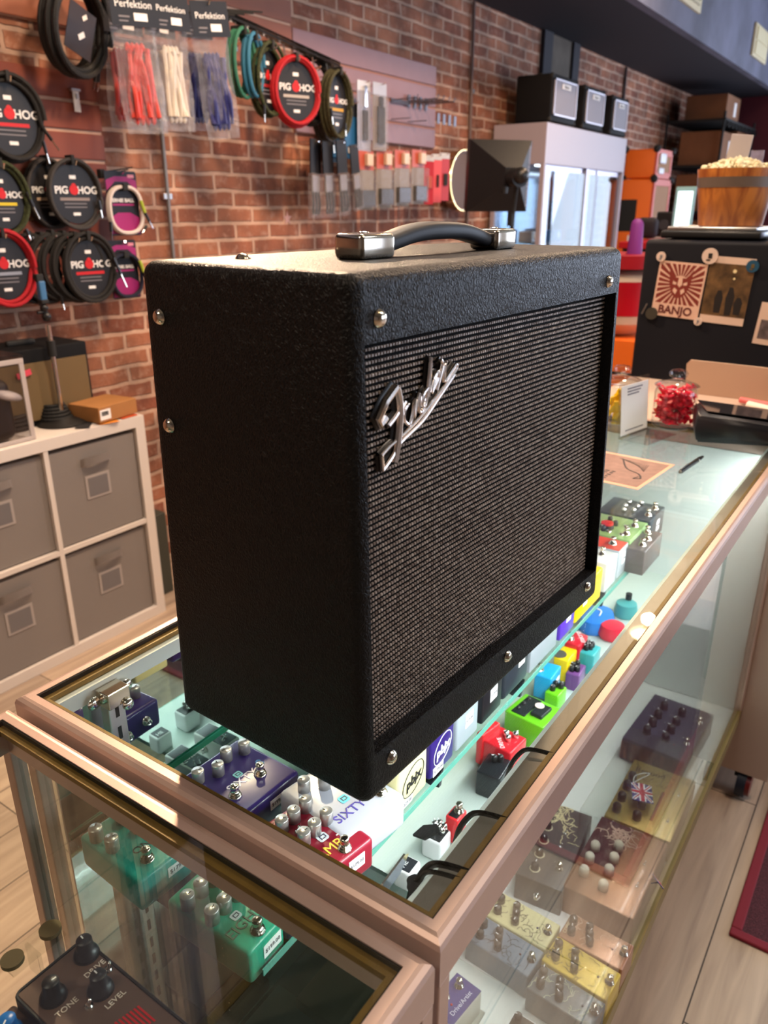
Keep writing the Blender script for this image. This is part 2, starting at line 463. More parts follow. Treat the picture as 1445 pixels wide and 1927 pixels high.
# dark concrete pilaster in the brick wall above the white cabinet
bm = new_bm(); b2(bm, (5.28, YW-.03, 0), (5.42, YW+.01, 2.57)); b2(bm, (5.80, YW-.03, 0), (5.92, YW+.01, 2.57)); b2(bm, (5.42, YW-.012, 0), (5.80, YW+.01, 2.57), mi=1)
struct('trim_3', bm, [mat('dark_post', '#2a2830', .8), mat('dull_plaster', '#5a5148', .85, var=.2, bscale=8)])
# shopfront windows, bright with daylight
pane = mat('daylit_pane', (.8, .88, 1), .3, emit=(.72, .84, 1.0), estr=4.0)
for i, (y0, y1) in enumerate(((-1.04, .78), (-2.99, -1.16), (-4.88, -3.11))):
    bm = new_bm(); b2(bm, (XF+.06, y0, .45), (XF+.09, y1, 2.9)); o = struct('window_%d' % (i+1), bm, pane)
    f = new_bm()
    for z in (.5, 2.2, 2.86): b2(f, (XF+.02, y0, z-.03), (XF+.06, y1, z+.03))
    b2(f, (XF+.02, (y0+y1)/2-.025, .5), (XF+.06, (y0+y1)/2+.025, 2.2))
    link('window_frame', f, mat('dark_window_frame', '#25272c', .4), o)
bm = new_bm(); b2(bm, (1.9, -5.1, .9), (5.4, -5.07, 2.7)); o = struct('window_4', bm, pane)
f = new_bm()
for x in (1.93, 3.65, 5.37): b2(f, (x-.03, -5.07, .9), (x+.03, -5.03, 2.7))
for z in (.93, 2.67): b2(f, (1.9, -5.07, z-.03), (5.4, -5.03, z+.03))
link('window_frame', f, mat('dark_window_frame'), o)

# ceiling lamps
def ceiling_lamp(x, y, label, s=.11, z=3.45):
    t = thing('ceiling_lamp', label, 'lamp', (x, y, z), 0, 'lamps on the ceiling')
    b = new_bm(); lathe(b, [(.0, 0), (s*.6, 0), (s*.6, -.03), (s*1.15, -.05), (s*1.15, -.13), (s*1.05, -.13), (s*1.0, -.07), (0, -.07)], 24)
    link('lamp_housing', b, white, t, True)
    b = new_bm(); cyl(b, (0, 0, -.095), s*.95, .02, 24); link('bulb_disc', b, mat('warm_bulb', (1, .8, .5), .4, emit=(1, .72, .42), estr=30), t)
ceiling_lamp(4.72, 1.02, 'warm ceiling lamp over the aisle, the furthest one from the amplifier')
ceiling_lamp(1.66, 1.86, 'warm lamp under the dark soffit nearest the brick wall', .07, 2.57)
ceiling_lamp(.2, -.9, 'warm ceiling lamp over the aisle behind the camera side')
def panel_light(x, y, label):
    t = thing('ceiling_light_panel', label, 'ceiling light', (x, y, 3.45), 0, 'flat light panels in the tiled ceiling')
    b = new_bm(); b2(b, (-.31, -.62, -.012), (.31, .62, 0)); link('panel_frame', b, white, t)
    b = new_bm(); b2(b, (-.28, -.59, -.02), (.28, .59, -.0125)); link('diffuser', b, mat('cool_diffuser', (.9, .95, 1), .5, emit=(.85, .95, 1), estr=6), t)
panel_light(1.53, .9, 'flat white light panel in the tiled ceiling closest to the brick wall')
panel_light(2.75, -2.1, 'flat white light panel in the tiled ceiling over the aisle')

# vent and access panel on the soffit face
bm = new_bm(); t = thing('wall_vent', 'small framed cream vent high on the grey soffit face', 'vent', (5.78, 1.598, 2.72))
b = new_bm(); b2(b, (-.34, -.02, -.01), (.34, 0, .22)); link('vent_frame', b, mat('cream_metal', '#cfc3a2', .5), t)
b = new_bm()
for k in range(6): b2(b, (-.28, -.028, .025+k*.03), (.28, -.018, .037+k*.03))
link('slats', b, mat('cream_slat', '#a89c80', .5), t)
t = thing('access_panel', 'small cream access panel high on the grey soffit face, beyond the vent', 'panel', (8.22, 1.598, 2.70))
b = new_bm(); b2(b, (-.30, -.02, 0), (.30, 0, .25), .004); link('panel_frame', b, mat('cream_metal'), t)
b = new_bm(); b2(b, (-.25, -.03, .02), (.25, -.02, .12), .003); b2(b, (-.25, -.03, .13), (.25, -.02, .23), .003); link('panel_door', b, mat('cream_panel', '#d6c9a4', .5), t)

# conduits on the brick wall
def conduit(name, pts, r, m, label):
    t = thing(name, label, 'conduit', (pts[0][0], pts[0][1], 0))
    o = Vector((pts[0][0], pts[0][1], 0))
    b = new_bm(); tube(b, [Vector(p)-o for p in pts], r, 8); link('pipe', b, m, t, True)
    b = new_bm()
    for z in (1.48, 2.1): b2(b, (-.022, -.004, z-.012), (.022, .02, z+.012), .003)
    link('clip', b, satin, t)
conduit('wall_conduit', [(1.882, YW-.015, .02), (1.882, YW-.015, 2.56)], .0075, mat('galvanised', '#8d8a88', .45, .7), 'thin grey metal conduit running up the brick wall behind the hanging bags')
conduit('wall_conduit', [(4.32, YW-.015, .02), (4.30, YW-.015, 2.56)], .010, mat('painted_pipe', '#6b5a55', .6), 'dark painted conduit up the brick wall left of the white display cabinet')
conduit('wall_conduit', [(7.0, YW-.015, .02), (7.0, YW-.015, 2.56)], .012, mat('painted_pipe2', '#3d2c2c', .6), 'dark conduit up the brick wall right of the three small amplifiers')
b = new_bm()
st = []
for k in range(10):
    a = PI/2 + k*PI/5; rr = .032 if k % 2 == 0 else .013; st.append((rr*math.cos(a), rr*math.sin(a)))
prism(b, st, -.002, 0); o = link('star_sticker', b, mat('pale_pink', '#c9a09a', .7)); o.location = (2.597, YW-.002, 1.394)
tag(o, 'small pale star stuck on the brick wall', 'sticker')

# slat wall boards
def slatwall(x0, x1, z0, z1, pitch, m, mg, label, depth=.02, corner=0):
    t = thing('slat_wall', label, 'slat wall', ((x0+x1)/2, YW, z0))
    w = x1-x0; b = new_bm()
    n = max(1, round((z1-z0)/pitch)); p = (z1-z0)/n
    for k in range(n):
        b2(b, (-w/2, -depth, k*p+.008), (w/2, -.006, (k+1)*p-.003), .003)
    link('board', b, m, t)
    b = new_bm(); b2(b, (-w/2+.002, -.0125, .006), (w/2-.002, 0, z1-z0-.006)); link('groove_back', b, mg, t)
    return t
sw1 = mat('slat_brown', '#7c3b26', .55, var=.06, bscale=9); swg = mat('slat_groove', '#c09c84', .6)
slatwall(.2, 1.610, 1.12, 1.868, .0935, sw1, swg, 'brick brown slat board at the left, behind the coiled cables')
slatwall(1.2, 2.66, 1.99, 2.56, .0955, mat('slat_tan', '#8a5038', .55, var=.05, bscale=9), swg, 'tan slat board at the top, behind the chrome hook rail')
slatwall(2.665, 3.885, 1.755, 2.178, .1055, mat('slat_mauve', '#8d6c70', .5, var=.05, bscale=9), mat('slat_groove2', '#a06a52', .6), 'mauve slat board with a rounded corner, behind the small packs and empty hooks')

# ================================================================== glass show-cases
frame_m = mat('rose_anodised_aluminium', '#c6aca0', .36, .42, var=.03, bscale=40)
gasket = mat('brass_brown_gasket', '#8a6a35', .45, .25, var=.12, bscale=60)
dark_gap = mat('black_rubber', '#151413', .6)
whitelam = mat('white_laminate', '#e4e6e4', .4)
mint = mat('pale_deck', '#dfe4df', .45, var=.03, bscale=5)
def showcase(x0, x1, label, zt, ends=(True, True), deck_m=None):
    D = .508; w = .0155; t = thing('glass_showcase', label, 'show-case', (x0, 0, 0))
    Lx = x1-x0; h = .040
    # top rails, outer edge chamfered
    prof = [(0, -h), (0, -.007), (.0015, -.003), (.005, -.0008), (.008, 0), (w, 0), (w, -h)]
    b = new_bm()
    # sweep the profile round the four sides with mitred corners
    cs = [((0, 0), (1, 1)), ((Lx, 0), (-1, 1)), ((Lx, D), (-1, -1)), ((0, D), (1, -1))]
    rings = []
    for (cx, cy), (sx, sy) in cs:
        rings.append([b.verts.new((cx+sx*d, cy+sy*d, zt+z)) for d, z in prof])
    for i in range(4):
        A, B = rings[i], rings[(i+1) % 4]
        for k in range(len(prof)):
            k2 = (k+1) % len(prof); b.faces.new((A[k], A[k2], B[k2], B[k]))
    link('top_frame', b, frame_m, t)
    # brown gasket on which the glass rests, thin black joint, glass
    g = .0085
    b = new_bm()
    for lo, hi in (((w, w), (Lx-w, w+g)), ((w, D-w-g), (Lx-w, D-w)), ((w, w+g), (w+g, D-w-g)), ((Lx-w-g, w+g), (Lx-w, D-w-g))):
        b2(b, (lo[0], lo[1], zt-.012), (hi[0], hi[1], zt-.0064))
    link('gasket', b, gasket, t)
    b = new_bm()
    for lo, hi in (((w, w), (Lx-w, w+.0014)), ((w, D-w-.0014), (Lx-w, D-w)), ((w, w), (w+.0014, D-w)), ((Lx-w-.0014, w), (Lx-w, D-w))):
        b2(b, (lo[0], lo[1], zt-.0064), (hi[0], hi[1], zt-.0012))
    link('joint_seal', b, dark_gap, t)
    b = new_bm(); b2(b, (w+.0015, w+.0015, zt-.0062), (Lx-w-.0015, D-w-.0015, zt-.0002)); link('glass_top', b, glass, t)
    # posts and lower rail
    for px, py in ((0, 0), (Lx-w, 0), (0, D-w), (Lx-w, D-w)):
        b = new_bm(); b2(b, (px, py, .27), (px+w, py+w, zt-h), .0015); link('post', b, frame_m, t)
    b = new_bm()
    for lo, hi in (((0, 0), (Lx, w)), ((0, D-w), (Lx, D)), ((0, w), (w, D-w)), ((Lx-w, w), (Lx, D-w))):
        b2(b, (lo[0], lo[1], .235), (hi[0], hi[1], .272))
    link('bottom_rail', b, mat('brass_rail', '#8d7a4c', .4, .4), t)
    b = new_bm(); b2(b, (w+.002, .004, .272), (Lx-w-.002, .009, zt-h)); link('front_glass', b, glass_side, t)
    for k, e in enumerate(ends):
        if e:
            xx = .006 if k == 0 else Lx-.010
            b = new_bm(); b2(b, (xx, w+.002, .272), (xx+.004, D-w-.002, zt-h)); link('end_glass', b, glass_side, t)
    b = new_bm(); b2(b, (w, w, .236), (Lx-w, D-w, .270)); link('deck', b, deck_m or mint, t)
    b = new_bm(); b2(b, (.03, .07, 0), (Lx-.03, D-.02, .235)); link('plinth', b, mat('brown_plinth', '#3d2c24', .7), t)
    return t
main = showcase(0, 1.507, 'rose framed glass show-case under the big black amplifier, full of pedals', ZT, (True, False))
b = new_bm(); b2(b, (.017, .487, .272), (1.49, .491, .934)); link('mirror_back', b, mat('mirror', (.80, .84, .83), .02, 1), main)
b = new_bm(); b2(b, (.0165, .476, .934), (1.49, .4915, .9525)); link('white_header', b, whitelam, main)
b = new_bm(); b2(b, (.02, .4845, .772), (1.16, .4865, .7805)); link('shelf_edge', b, mat('bright_green_edge', '#3fbf98', .25), main)
b = new_bm(); b2(b, (1.486, .017, .272), (1.4905, .486, .925)); link('white_end_panel', b, mat('end_panel_white', '#d5dcd6', .5), main)
shelf_glass = glass_mat('shelf_glass', (.86, .95, .92))
shelf_edge = mat('green_glass_edge', '#4fb79b', .25, emit=None)
b = new_bm(); b2(b, (.02, .1965, .772), (1.16, .4845, .780)); link('upper_shelf', b, shelf_glass, main)
b = new_bm(); b2(b, (.02, .1950, .772), (1.16, .1965, .780)); link('shelf_edge', b, mat('shelf_edge_green', '#5b9c8c', .2), main)
b = new_bm(); b2(b, (.02, .152, .577), (.33, .484, .585)); link('clear_lower_shelf', b, shelf_glass, main)
b = new_bm(); b2(b, (.33, .152, .577), (1.488, .484, .585)); link('lower_shelf', b, mat('white_shelf_board', '#b3c0b9', .4), main)
b = new_bm(); b2(b, (.02, .1505, .577), (1.488, .152, .585)); link('shelf_edge', b, mat('shelf_edge_green'), main)
# slotted standards with chrome caps at the back, brackets under the shelf
def standard(x, y, parent, z1=.945):
    b = new_bm(); b2(b, (x-.011, y-.014, .272), (x+.011, y, z1), .0015)
    s = link('shelf_standard', b, satin, parent)
    b = new_bm()
    for k in range(22): b2(b, (x-.0022, y-.0146, .30+k*.029), (x+.0022, y-.0139, .316+k*.029))
    link('slots', b, matte_black, s)
    b = new_bm(); b2(b, (x-.014, y-.022, z1-.018), (x+.014, y, z1+.001), .001); link('cap', b, nickel, s)
    b = new_bm()
    for dx in (-.021, .021): ball(b, (x+dx, y-.006, z1-.010), .008, 1, .5, 1)
    ball(b, (x+.008, y-.024, z1-.020), .007, 1, .6, 1)
    link('screw', b, chrome, s, True)
for x in (.085, .80, 1.42): standard(x, .476, main)
for x in (.36, .60, .95):
    b = new_bm(); prism(b, [(.205, .7715), (.474, .7715), (.474, .755), (.30, .762), (.222, .740), (.208, .742)], -.003, .003, Matrix.Translation((x, 0, 0)) @ Matrix.Rotation(PI/2, 4, 'Z'))
    link('shelf_bracket', b, mat('dark_bracket', '#2c3038', .4, .3), main)
# LED batten under the front rail
t = thing('led_batten', 'long aluminium light batten under the front edge of the show-case glass', 'light', (0, 0, .93))
b = new_bm(); prism(b, [(.0168, -.012), (.0168, .0225), (.0415, .0225), (.0415, .012), (.0415, -.002), (.030, -.012)], .018, 1.488, Matrix.Rotation(PI/2, 4, 'Z') @ Matrix.Diagonal((1, -1, 1, 1)))
link('housing', b, mat('brushed_aluminium', '#9a9088', .42, .75), t)
b = new_bm(); prism(b, [(.0418, -.0015), (.0418, .0215), (.0455, .019), (.0515, .010), (.0530, .002), (.050, -.002)], .018, 1.488, Matrix.Rotation(PI/2, 4, 'Z') @ Matrix.Diagonal((1, -1, 1, 1)))
link('diffuser', b, mat('batten_diffuser', '#c8d0c6', .4, emit=(.85, .93, .88), estr=.25), t, True)
tie_m = mat('cable_tie_black', '#15130f', .25)
def tie(x, w, label):
    b = new_bm()
    pts = [(x-.004, .062, .905), (x-.003, .058, .932), (x-.001, .050, .950), (x, .042, .9575), (x+.004, .030, .9578), (x+.008, .017, .9560)]
    tube(b, smooth_path(pts, 5), w, 6, flat=.35)
    o = link('cable_tie', b, tie_m, None, True); tag(o, label, 'cable tie', 'black ties round the light batten')
tie((0.2324, 0.0925, 0.9570)[0], .0022, 'black cable tie round the light batten, furthest along')
tie((0.1326, 0.0422, 0.9570)[0], .0026, 'black cable tie round the light batten beside the red and black pedal')
tie((0.0660, 0.0437, 0.9570)[0], .0032, 'thick black cable tie round the light batten, nearest the front corner')
tie((0.0607, 0.0377, 0.9570)[0]-.004, .0022, 'thin black tie doubled beside the thick one near the front corner')
b = new_bm(); prism(b, [(0, 0), (.008, .013), (.018, .010), (.021, -.002), (.010, -.011)], -.001, .001, xf((0.0972, 0.0724, 0.9400), (PI/2-.3, .2, .5)))
o = link('black_tape', b, mat('tape_black', '#12161c', .5)); tag(o, 'torn piece of black tape stuck on the light batten', 'tape')
b = new_bm(); tube(b, smooth_path([(0.0594, 0.0609, 0.9400), (0.0523, 0.0495, 0.9400), (0.0397, 0.0331, 0.9400)], 4), [.004, .006, .007, .009, .009, .010, .010, .011, .012], 6, flat=.3)
o = link('black_cable_end', b, mat('tape_black')); tag(o, 'flat black cable end tucked into the front corner of the case', 'cable')
b = new_bm(); prism(b, [(-.024, -.015), (.024, -.015), (.028, .006), (.016, .015), (-.020, .013)], -.0008, .0008, xf((0.0545, 0.0783, 0.9300), (.25, .1, .1)))
o = link('metal_bracket', b, chrome); tag(o, 'small folded chrome bracket in the front corner of the case', 'bracket')

near = showcase(-1.25, -.0070, 'rose framed glass show-case in the bottom left foreground', ZT-.007, deck_m=mat('grey_deck', '#7c7d74', .35, var=.1, bscale=9))
b = new_bm(); b2(b, (.02, .10, .792), (1.10, .44, .799)); link('upper_shelf', b, shelf_glass, near)
for x in (.30, .62, .93, 1.14): standard(x, .490, near, .93)
b = new_bm(); b2(b, (1.055, .470, .272), (1.075, .492, .925)); b2(b, (1.105, .474, .272), (1.112, .492, .925)); b2(b, (1.13, .474, .272), (1.137, .492, .925)); link('door_track', b, mat('dark_track', '#3b352e', .4, .4), near)
b = new_bm(); b2(b, (.02, .484, .272), (1.05, .489, .925)); link('back_glass', b, glass_side, near)

# ================================================================== the big amplifier
tolex = tolex_mat()
AW, AD, AH, AT = .477, .2275, .4275, .0115      # width, depth, height, backward lean of the front
amp = thing('guitar_amplifier', 'large black vinyl covered guitar combo amplifier standing on the glass show-case', 'amplifier', (.0802-.0002, .127-.004, ZT), -.0409)
b = new_bm()
AX0, AY0 = -.006, -.008
vs = box(b, ((AW+AX0)/2, (AD+AY0)/2, AH/2), (AW-AX0, AD-AY0, AH))
for v in vs:
    if v.co.z > AH/2: v.co.y = AY0+AT if v.co.y < AD/2 else AD; v.co.x = 0 if v.co.x < AW/2 else AW-.002
bmesh.ops.bevel(b, geom=b.edges[:], offset=.0115, segments=5, profile=.5, affect='EDGES')
cab = link('cabinet', b, tolex, amp, 'all')
OX0, OX1, OZ0, OZ1 = .0035, .4590, .0400, .3800
def fy(z, d=0): return AY0 + AT*z/AH + d            # the front plane
b = new_bm()
co = [(OX0+.003, OZ0+.008), (OX1+.006, OZ0), (OX1, OZ1), (OX0+.0065, OZ1)]
A = [b.verts.new((x, fy(z, -.05), z)) for x, z in co]; B = [b.verts.new((x, fy(z, .030), z)) for x, z in co]
b.faces.new(A); b.faces.new(B[::-1])
for i in range(4): b.faces.new((A[i], B[i], B[(i+1) % 4], A[(i+1) % 4]))
cut = link('cutter', b, tolex, amp)
mod = cab.modifiers.new('cut', 'BOOLEAN'); mod.object = cut; mod.operation = 'DIFFERENCE'; mod.solver = 'EXACT'
dg = bpy.context.evaluated_depsgraph_get(); dg.update()
me = bpy.data.meshes.new_from_object(cab.evaluated_get(dg))
cab.modifiers.clear(); cab.data = me; bpy.data.objects.remove(cut)
for p in me.polygons: p.use_smooth = True
try:
    me.set_sharp_from_angle(angle=R(35))
except Exception: pass
# grille cloth: dark board with raised woven beads
GD = .0135
b = new_bm()
GX0, GX1, GZ0, GZ1 = OX0-.004, OX1+.008, OZ0-.003, OZ1+.003
co = [(GX0, GZ0), (GX1, GZ0), (GX1, GZ1), (GX0, GZ1)]
A = [b.verts.new((x, fy(z, GD), z)) for x, z in co]; B = [b.verts.new((x, fy(z, GD+.006), z)) for x, z in co]
b.faces.new(A); b.faces.new(B[::-1])
for i in range(4): b.faces.new((A[i], B[i], B[(i+1) % 4], A[(i+1) % 4]))
link('grille_board', b, mat('grille_black', (.003, .003, .003), .8, spec=.08), amp)
b = new_bm()
px_, pz_ = .00365, .00465
nz = int((OZ1-OZ0)/pz_); nx = int((OX1+.006-OX0)/px_)
for j in range(nz):
    z = OZ0 + .003 + j*pz_
    off = 0
    for i in range(nx):
        x = OX0 + .002 + (i+off)*px_
        if x + px_ > OX1+.005: continue
        z_ = z + .00008*math.sin(x*60+j*.7); y = fy(z_, GD)
        hx, hz = px_*.33, pz_*.265
        v = [b.verts.new((x-hx, y, z_-hz)), b.verts.new((x+hx, y, z_-hz)), b.verts.new((x+hx, y, z_+hz)), b.verts.new((x-hx, y, z_+hz)),
             b.verts.new((x-hx*.7, y-.0009, z_-hz*.75)), b.verts.new((x+hx*.7, y-.0012, z_-hz*.75)), b.verts.new((x+hx*.7, y-.0012, z_+hz*.75)), b.verts.new((x-hx*.7, y-.0009, z_+hz*.75))]
        b.faces.new((v[4], v[5], v[6], v[7]))
        for a_ in range(4): b.faces.new((v[a_], v[(a_+1) % 4], v[4+(a_+1) % 4], v[4+a_]))
gm = bpy.data.materials.new('grille_silver_thread'); gm.use_nodes = True
nt = gm.node_tree; pb = nt.nodes['Principled BSDF']; pb.inputs['Roughness'].default_value = .42; pb.inputs['Metallic'].default_value = .25
tc = nt.nodes.new('ShaderNodeTexCoord'); nz_ = nt.nodes.new('ShaderNodeTexNoise'); nz_.inputs['Scale'].default_value = 240; nz_.inputs['Detail'].default_value = 1
rp = nt.nodes.new('ShaderNodeValToRGB'); rp.color_ramp.elements[0].color = (*lin('#786b63'), 1); rp.color_ramp.elements[1].color = (*lin('#c6bab0'), 1); rp.color_ramp.elements[0].position = .35; rp.color_ramp.elements[1].position = .7
nt.links.new(tc.outputs['Object'], nz_.inputs['Vector']); nt.links.new(nz_.outputs['Fac'], rp.inputs['Fac']); nt.links.new(rp.outputs['Color'], pb.inputs['Base Color'])
g = link('grille_cloth', b, gm, amp)
g['kind'] = 'stuff'; g['label'] = 'silver and black woven speaker cloth'
# script badge
badge = bpy.data.objects.new('badge', None)
badge_m = mat('badge_chrome', (.92, .84, .78), .24, 1)
def gp(q, d=.0): return Vector((q[0], fy(q[1], GD-d), q[1]))
bw = new_bm(); bk = new_bm()
def stroke(pts, r, sm=True, n=4):
    P = [gp(q, .0058) for q in pts]
    if sm: P = smooth_path(P, n)
    tube(bw, P, r*1.05, 8, flat=.95)
    Pk = [gp(q, .0026) for q in pts]
    if sm: Pk = smooth_path(Pk, n)
    tube(bk, Pk, .0016, 8, flat=r*2.0/.0016)
S = [(0.0318, 0.3224), (0.0348, 0.3174), (0.0421, 0.3219)]
stroke([(0.0415, 0.3228), (0.0348, 0.3182), (0.0325, 0.3227), (0.0426, 0.3342), (0.0560, 0.3429)], .0030, False)
stroke([(0.0560, 0.3429), (0.0596, 0.3290), (0.0584, 0.3128), (0.0552, 0.2977), (0.0514, 0.2860)], .0032)
stroke([(0.0451, 0.3156), (0.0539, 0.3207), (0.0630, 0.3275), (0.0665, 0.3301)], .0019)
stroke([(0.0656, 0.3241), (0.0713, 0.3280), (0.0656, 0.3229), (0.0654, 0.3155), (0.0709, 0.3114), (0.0752, 0.3156), (0.0791, 0.3294), (0.0781, 0.3154), (0.0856, 0.3332), (0.0847, 0.3200), (0.0890, 0.3179), (0.0928, 0.3235)], .0016)
stroke([(0.0981, 0.3356), (0.0907, 0.3306), (0.0898, 0.3224), (0.0950, 0.3256), (0.1020, 0.3579), (0.0980, 0.3281)], .0017)
stroke([(0.1049, 0.3408), (0.1117, 0.3465), (0.1056, 0.3382), (0.1025, 0.3302), (0.1117, 0.3406)], .0016)
stroke([(0.1155, 0.3544), (0.1179, 0.3502), (0.1132, 0.3395), (0.1094, 0.3307), (0.1163, 0.3420), (0.1225, 0.3508), (0.1202, 0.3366), (0.1297, 0.3420), (0.1385, 0.3476)], .0017)
stroke([(0.1385, 0.3476), (0.1402, 0.3447), (0.1330, 0.3393), (0.1117, 0.3273), (0.0853, 0.3135), (0.0602, 0.3041), (0.0451, 0.2992), (0.0357, 0.2949)], .0015)
stroke([(0.0357, 0.2949), (0.0366, 0.2831)], .0018, False)
stroke([(0.0366, 0.2831), (0.0482, 0.2902), (0.0601, 0.2995), (0.0889, 0.3098), (0.1156, 0.3262), (0.1362, 0.3392)], .0016)
bo = link('badge', bk, mat('badge_black', (.008, .008, .009), .3), amp, True); bo['label'] = 'black backing of the chrome script badge reading Fender'
link('script', bw, badge_m, bo, True)
# screws with cup washers
def amp_screw(x, y, z, axis):
    b = new_bm(); lathe(b, [(.0062, 0), (.0066, .0008), (.0056, .0024), (.0045, .0036), (.0030, .0044), (0, .0048)], 20)
    if axis == 'F': mx = xf((x, fy(z, .0002), z), (PI/2, 0, 0))
    elif axis == 'S': mx = xf((AX0+.0001+.006*z/AH, y, z), (0, -PI/2, 0))
    else: mx = xf((x, y, AH-.0002), (0, 0, 0))
    link('screw', b, nickel, amp, True, mx)
for x, z in ((.0269, .3960), (.4344, .3935), (.0295, .0320), (.2334, .0300), (.439, .0285)): amp_screw(x, 0, z, 'F')
for y, z in ((.2045, .3845), (.2045, .2945)): amp_screw(0, y, z, 'S')
for x, y in ((.062, .170), (.43, .150)): amp_screw(x, y, 0, 'T')
for x in (.04, AW-.04):
    for y in (.04, AD-.04): b = new_bm(); cyl(b, (x, y, .0015), .012, .003, 16); link('rubber_foot', b, matte_black, amp)
# strap handle with chrome end caps
hy = .095
hb = bpy.data.objects.new('handle', None)
b = new_bm()
path = [(.130, .009), (.148, .010), (.168, .0135), (.190, .0175), (.215, .0198), (.245, .0200), (.275, .0185), (.300, .0145), (.322, .010), (.338, .009)]
P = smooth_path([Vector((x, hy, AH+z)) for x, z in path], 5)
n = len(P); rings = []
for i, p in enumerate(P):
    a_, c_ = P[max(0, i-1)], P[min(n-1, i+1)]; tt = (c_-a_).normalized(); nn = Vector((-tt.z, 0, tt.x))
    k = abs(i/(n-1)-.5)*2
    hw = .0125 - .002*k; th = .0062 + .0016*(1-k)
    ring = []
    for q in rrect(2*hw, 2*th, th*.75, 3): ring.append(b.verts.new(p + Vector((0, q[0], 0)) + nn*q[1]))
    rings.append(ring)
for A_, B_ in zip(rings, rings[1:]):
    m_ = len(A_)
    for k in range(m_): b.faces.new((A_[k], A_[(k+1) % m_], B_[(k+1) % m_], B_[k]))
b.faces.new(rings[0]); b.faces.new(rings[-1])
h = link('handle', b, mat('handle_rubber', '#26262a', .5), amp, True)
for sgn, x in ((1, .128), (-1, .344)):
    b = new_bm(); box(b, (0, 0, .0100), (.044, .034, .0200), .0045, 4)
    for v in b.verts:
        if v.co.x*sgn < -.008: v.co.y *= .90
    o = link('end_cap', b, nickel, h, 'all', xf((x, hy, AH)))
    o['label'] = 'polished chrome handle cap'
    b = new_bm(); ball(b, (0, 0, .0190), .0055, 1, 1, .5); link('cap_screw', b, chrome, amp, True, xf((x, hy, AH)))

# ================================================================== pedals
KC = {}
def knob_mesh(kind):
    if kind in KC: return KC[kind]
    b = new_bm()
    if kind == 'alu': lathe(b, [(0, 0), (.0071, 0), (.0071, .0148), (.0067, .0155), (0, .0155)], 24)
    elif kind == 'small': lathe(b, [(0, 0), (.0035, 0), (.0033, .006), (0, .0065)], 14)
    elif kind == 'skirt': lathe(b, [(0, 0), (.0105, 0), (.0100, .003), (.0082, .0065), (.0066, .008), (.0064, .0165), (.0060, .0172), (0, .0172)], 28)
    elif kind == 'chicken': lathe(b, [(0, 0), (.0085, 0), (.0080, .004), (.0055, .006), (.005, .011), (0, .0115)], 16)
    elif kind == 'dome': lathe(b, [(0, 0), (.0052, 0), (.0050, .008), (.0035, .0105), (0, .0112)], 16)
    elif kind == 'switch': lathe(b, [(.0075, 0), (.0075, .0015), (.0062, .0018), (.0062, .0042), (.0047, .0045), (.0044, .0085), (.0040, .0095), (.0050, .0105), (.0052, .0135), (.0038, .0150), (0, .0154)], 12)
    elif kind == 'jack': lathe(b, [(.0065, 0), (.0065, .0028), (.0045, .003), (.0045, .0085), (.0030, .0090), (.0030, .002), (0, .002)], 10)
    elif kind == 'toggle': lathe(b, [(.0034, 0), (.0034, .0018), (.0020, .0022), (.0012, .004), (.0016, .0092), (0, .0098)], 10)
    elif kind == 'led': lathe(b, [(0, 0), (.0018, 0), (.0018, .001), (.0012, .0018), (0, .002)], 10)
    me = bpy.data.meshes.new('knob'); 
    for f in b.faces: f.smooth = True
    for e in b.edges:
        if len(e.link_faces) == 2 and e.calc_face_angle(0) > .6: e.smooth = False
    b.to_mesh(me); b.free(); KC[kind] = me
    return me
PM = {}
def put(kind, name, m, parent, loc, rot=(0, 0, 0), s=1):
    key = (kind, m.name)
    if key not in PM:
        me = knob_mesh(kind).copy(); me.materials.append(m); PM[key] = me
    o = bpy.data.objects.new(name, PM[key]); COL.objects.link(o); o.parent = parent
    o.location = loc; o.rotation_euler = rot; o.scale = (s, s, s)
    return o
alu = mat('brushed_alu_knob', '#c3bfba', .28, .75)
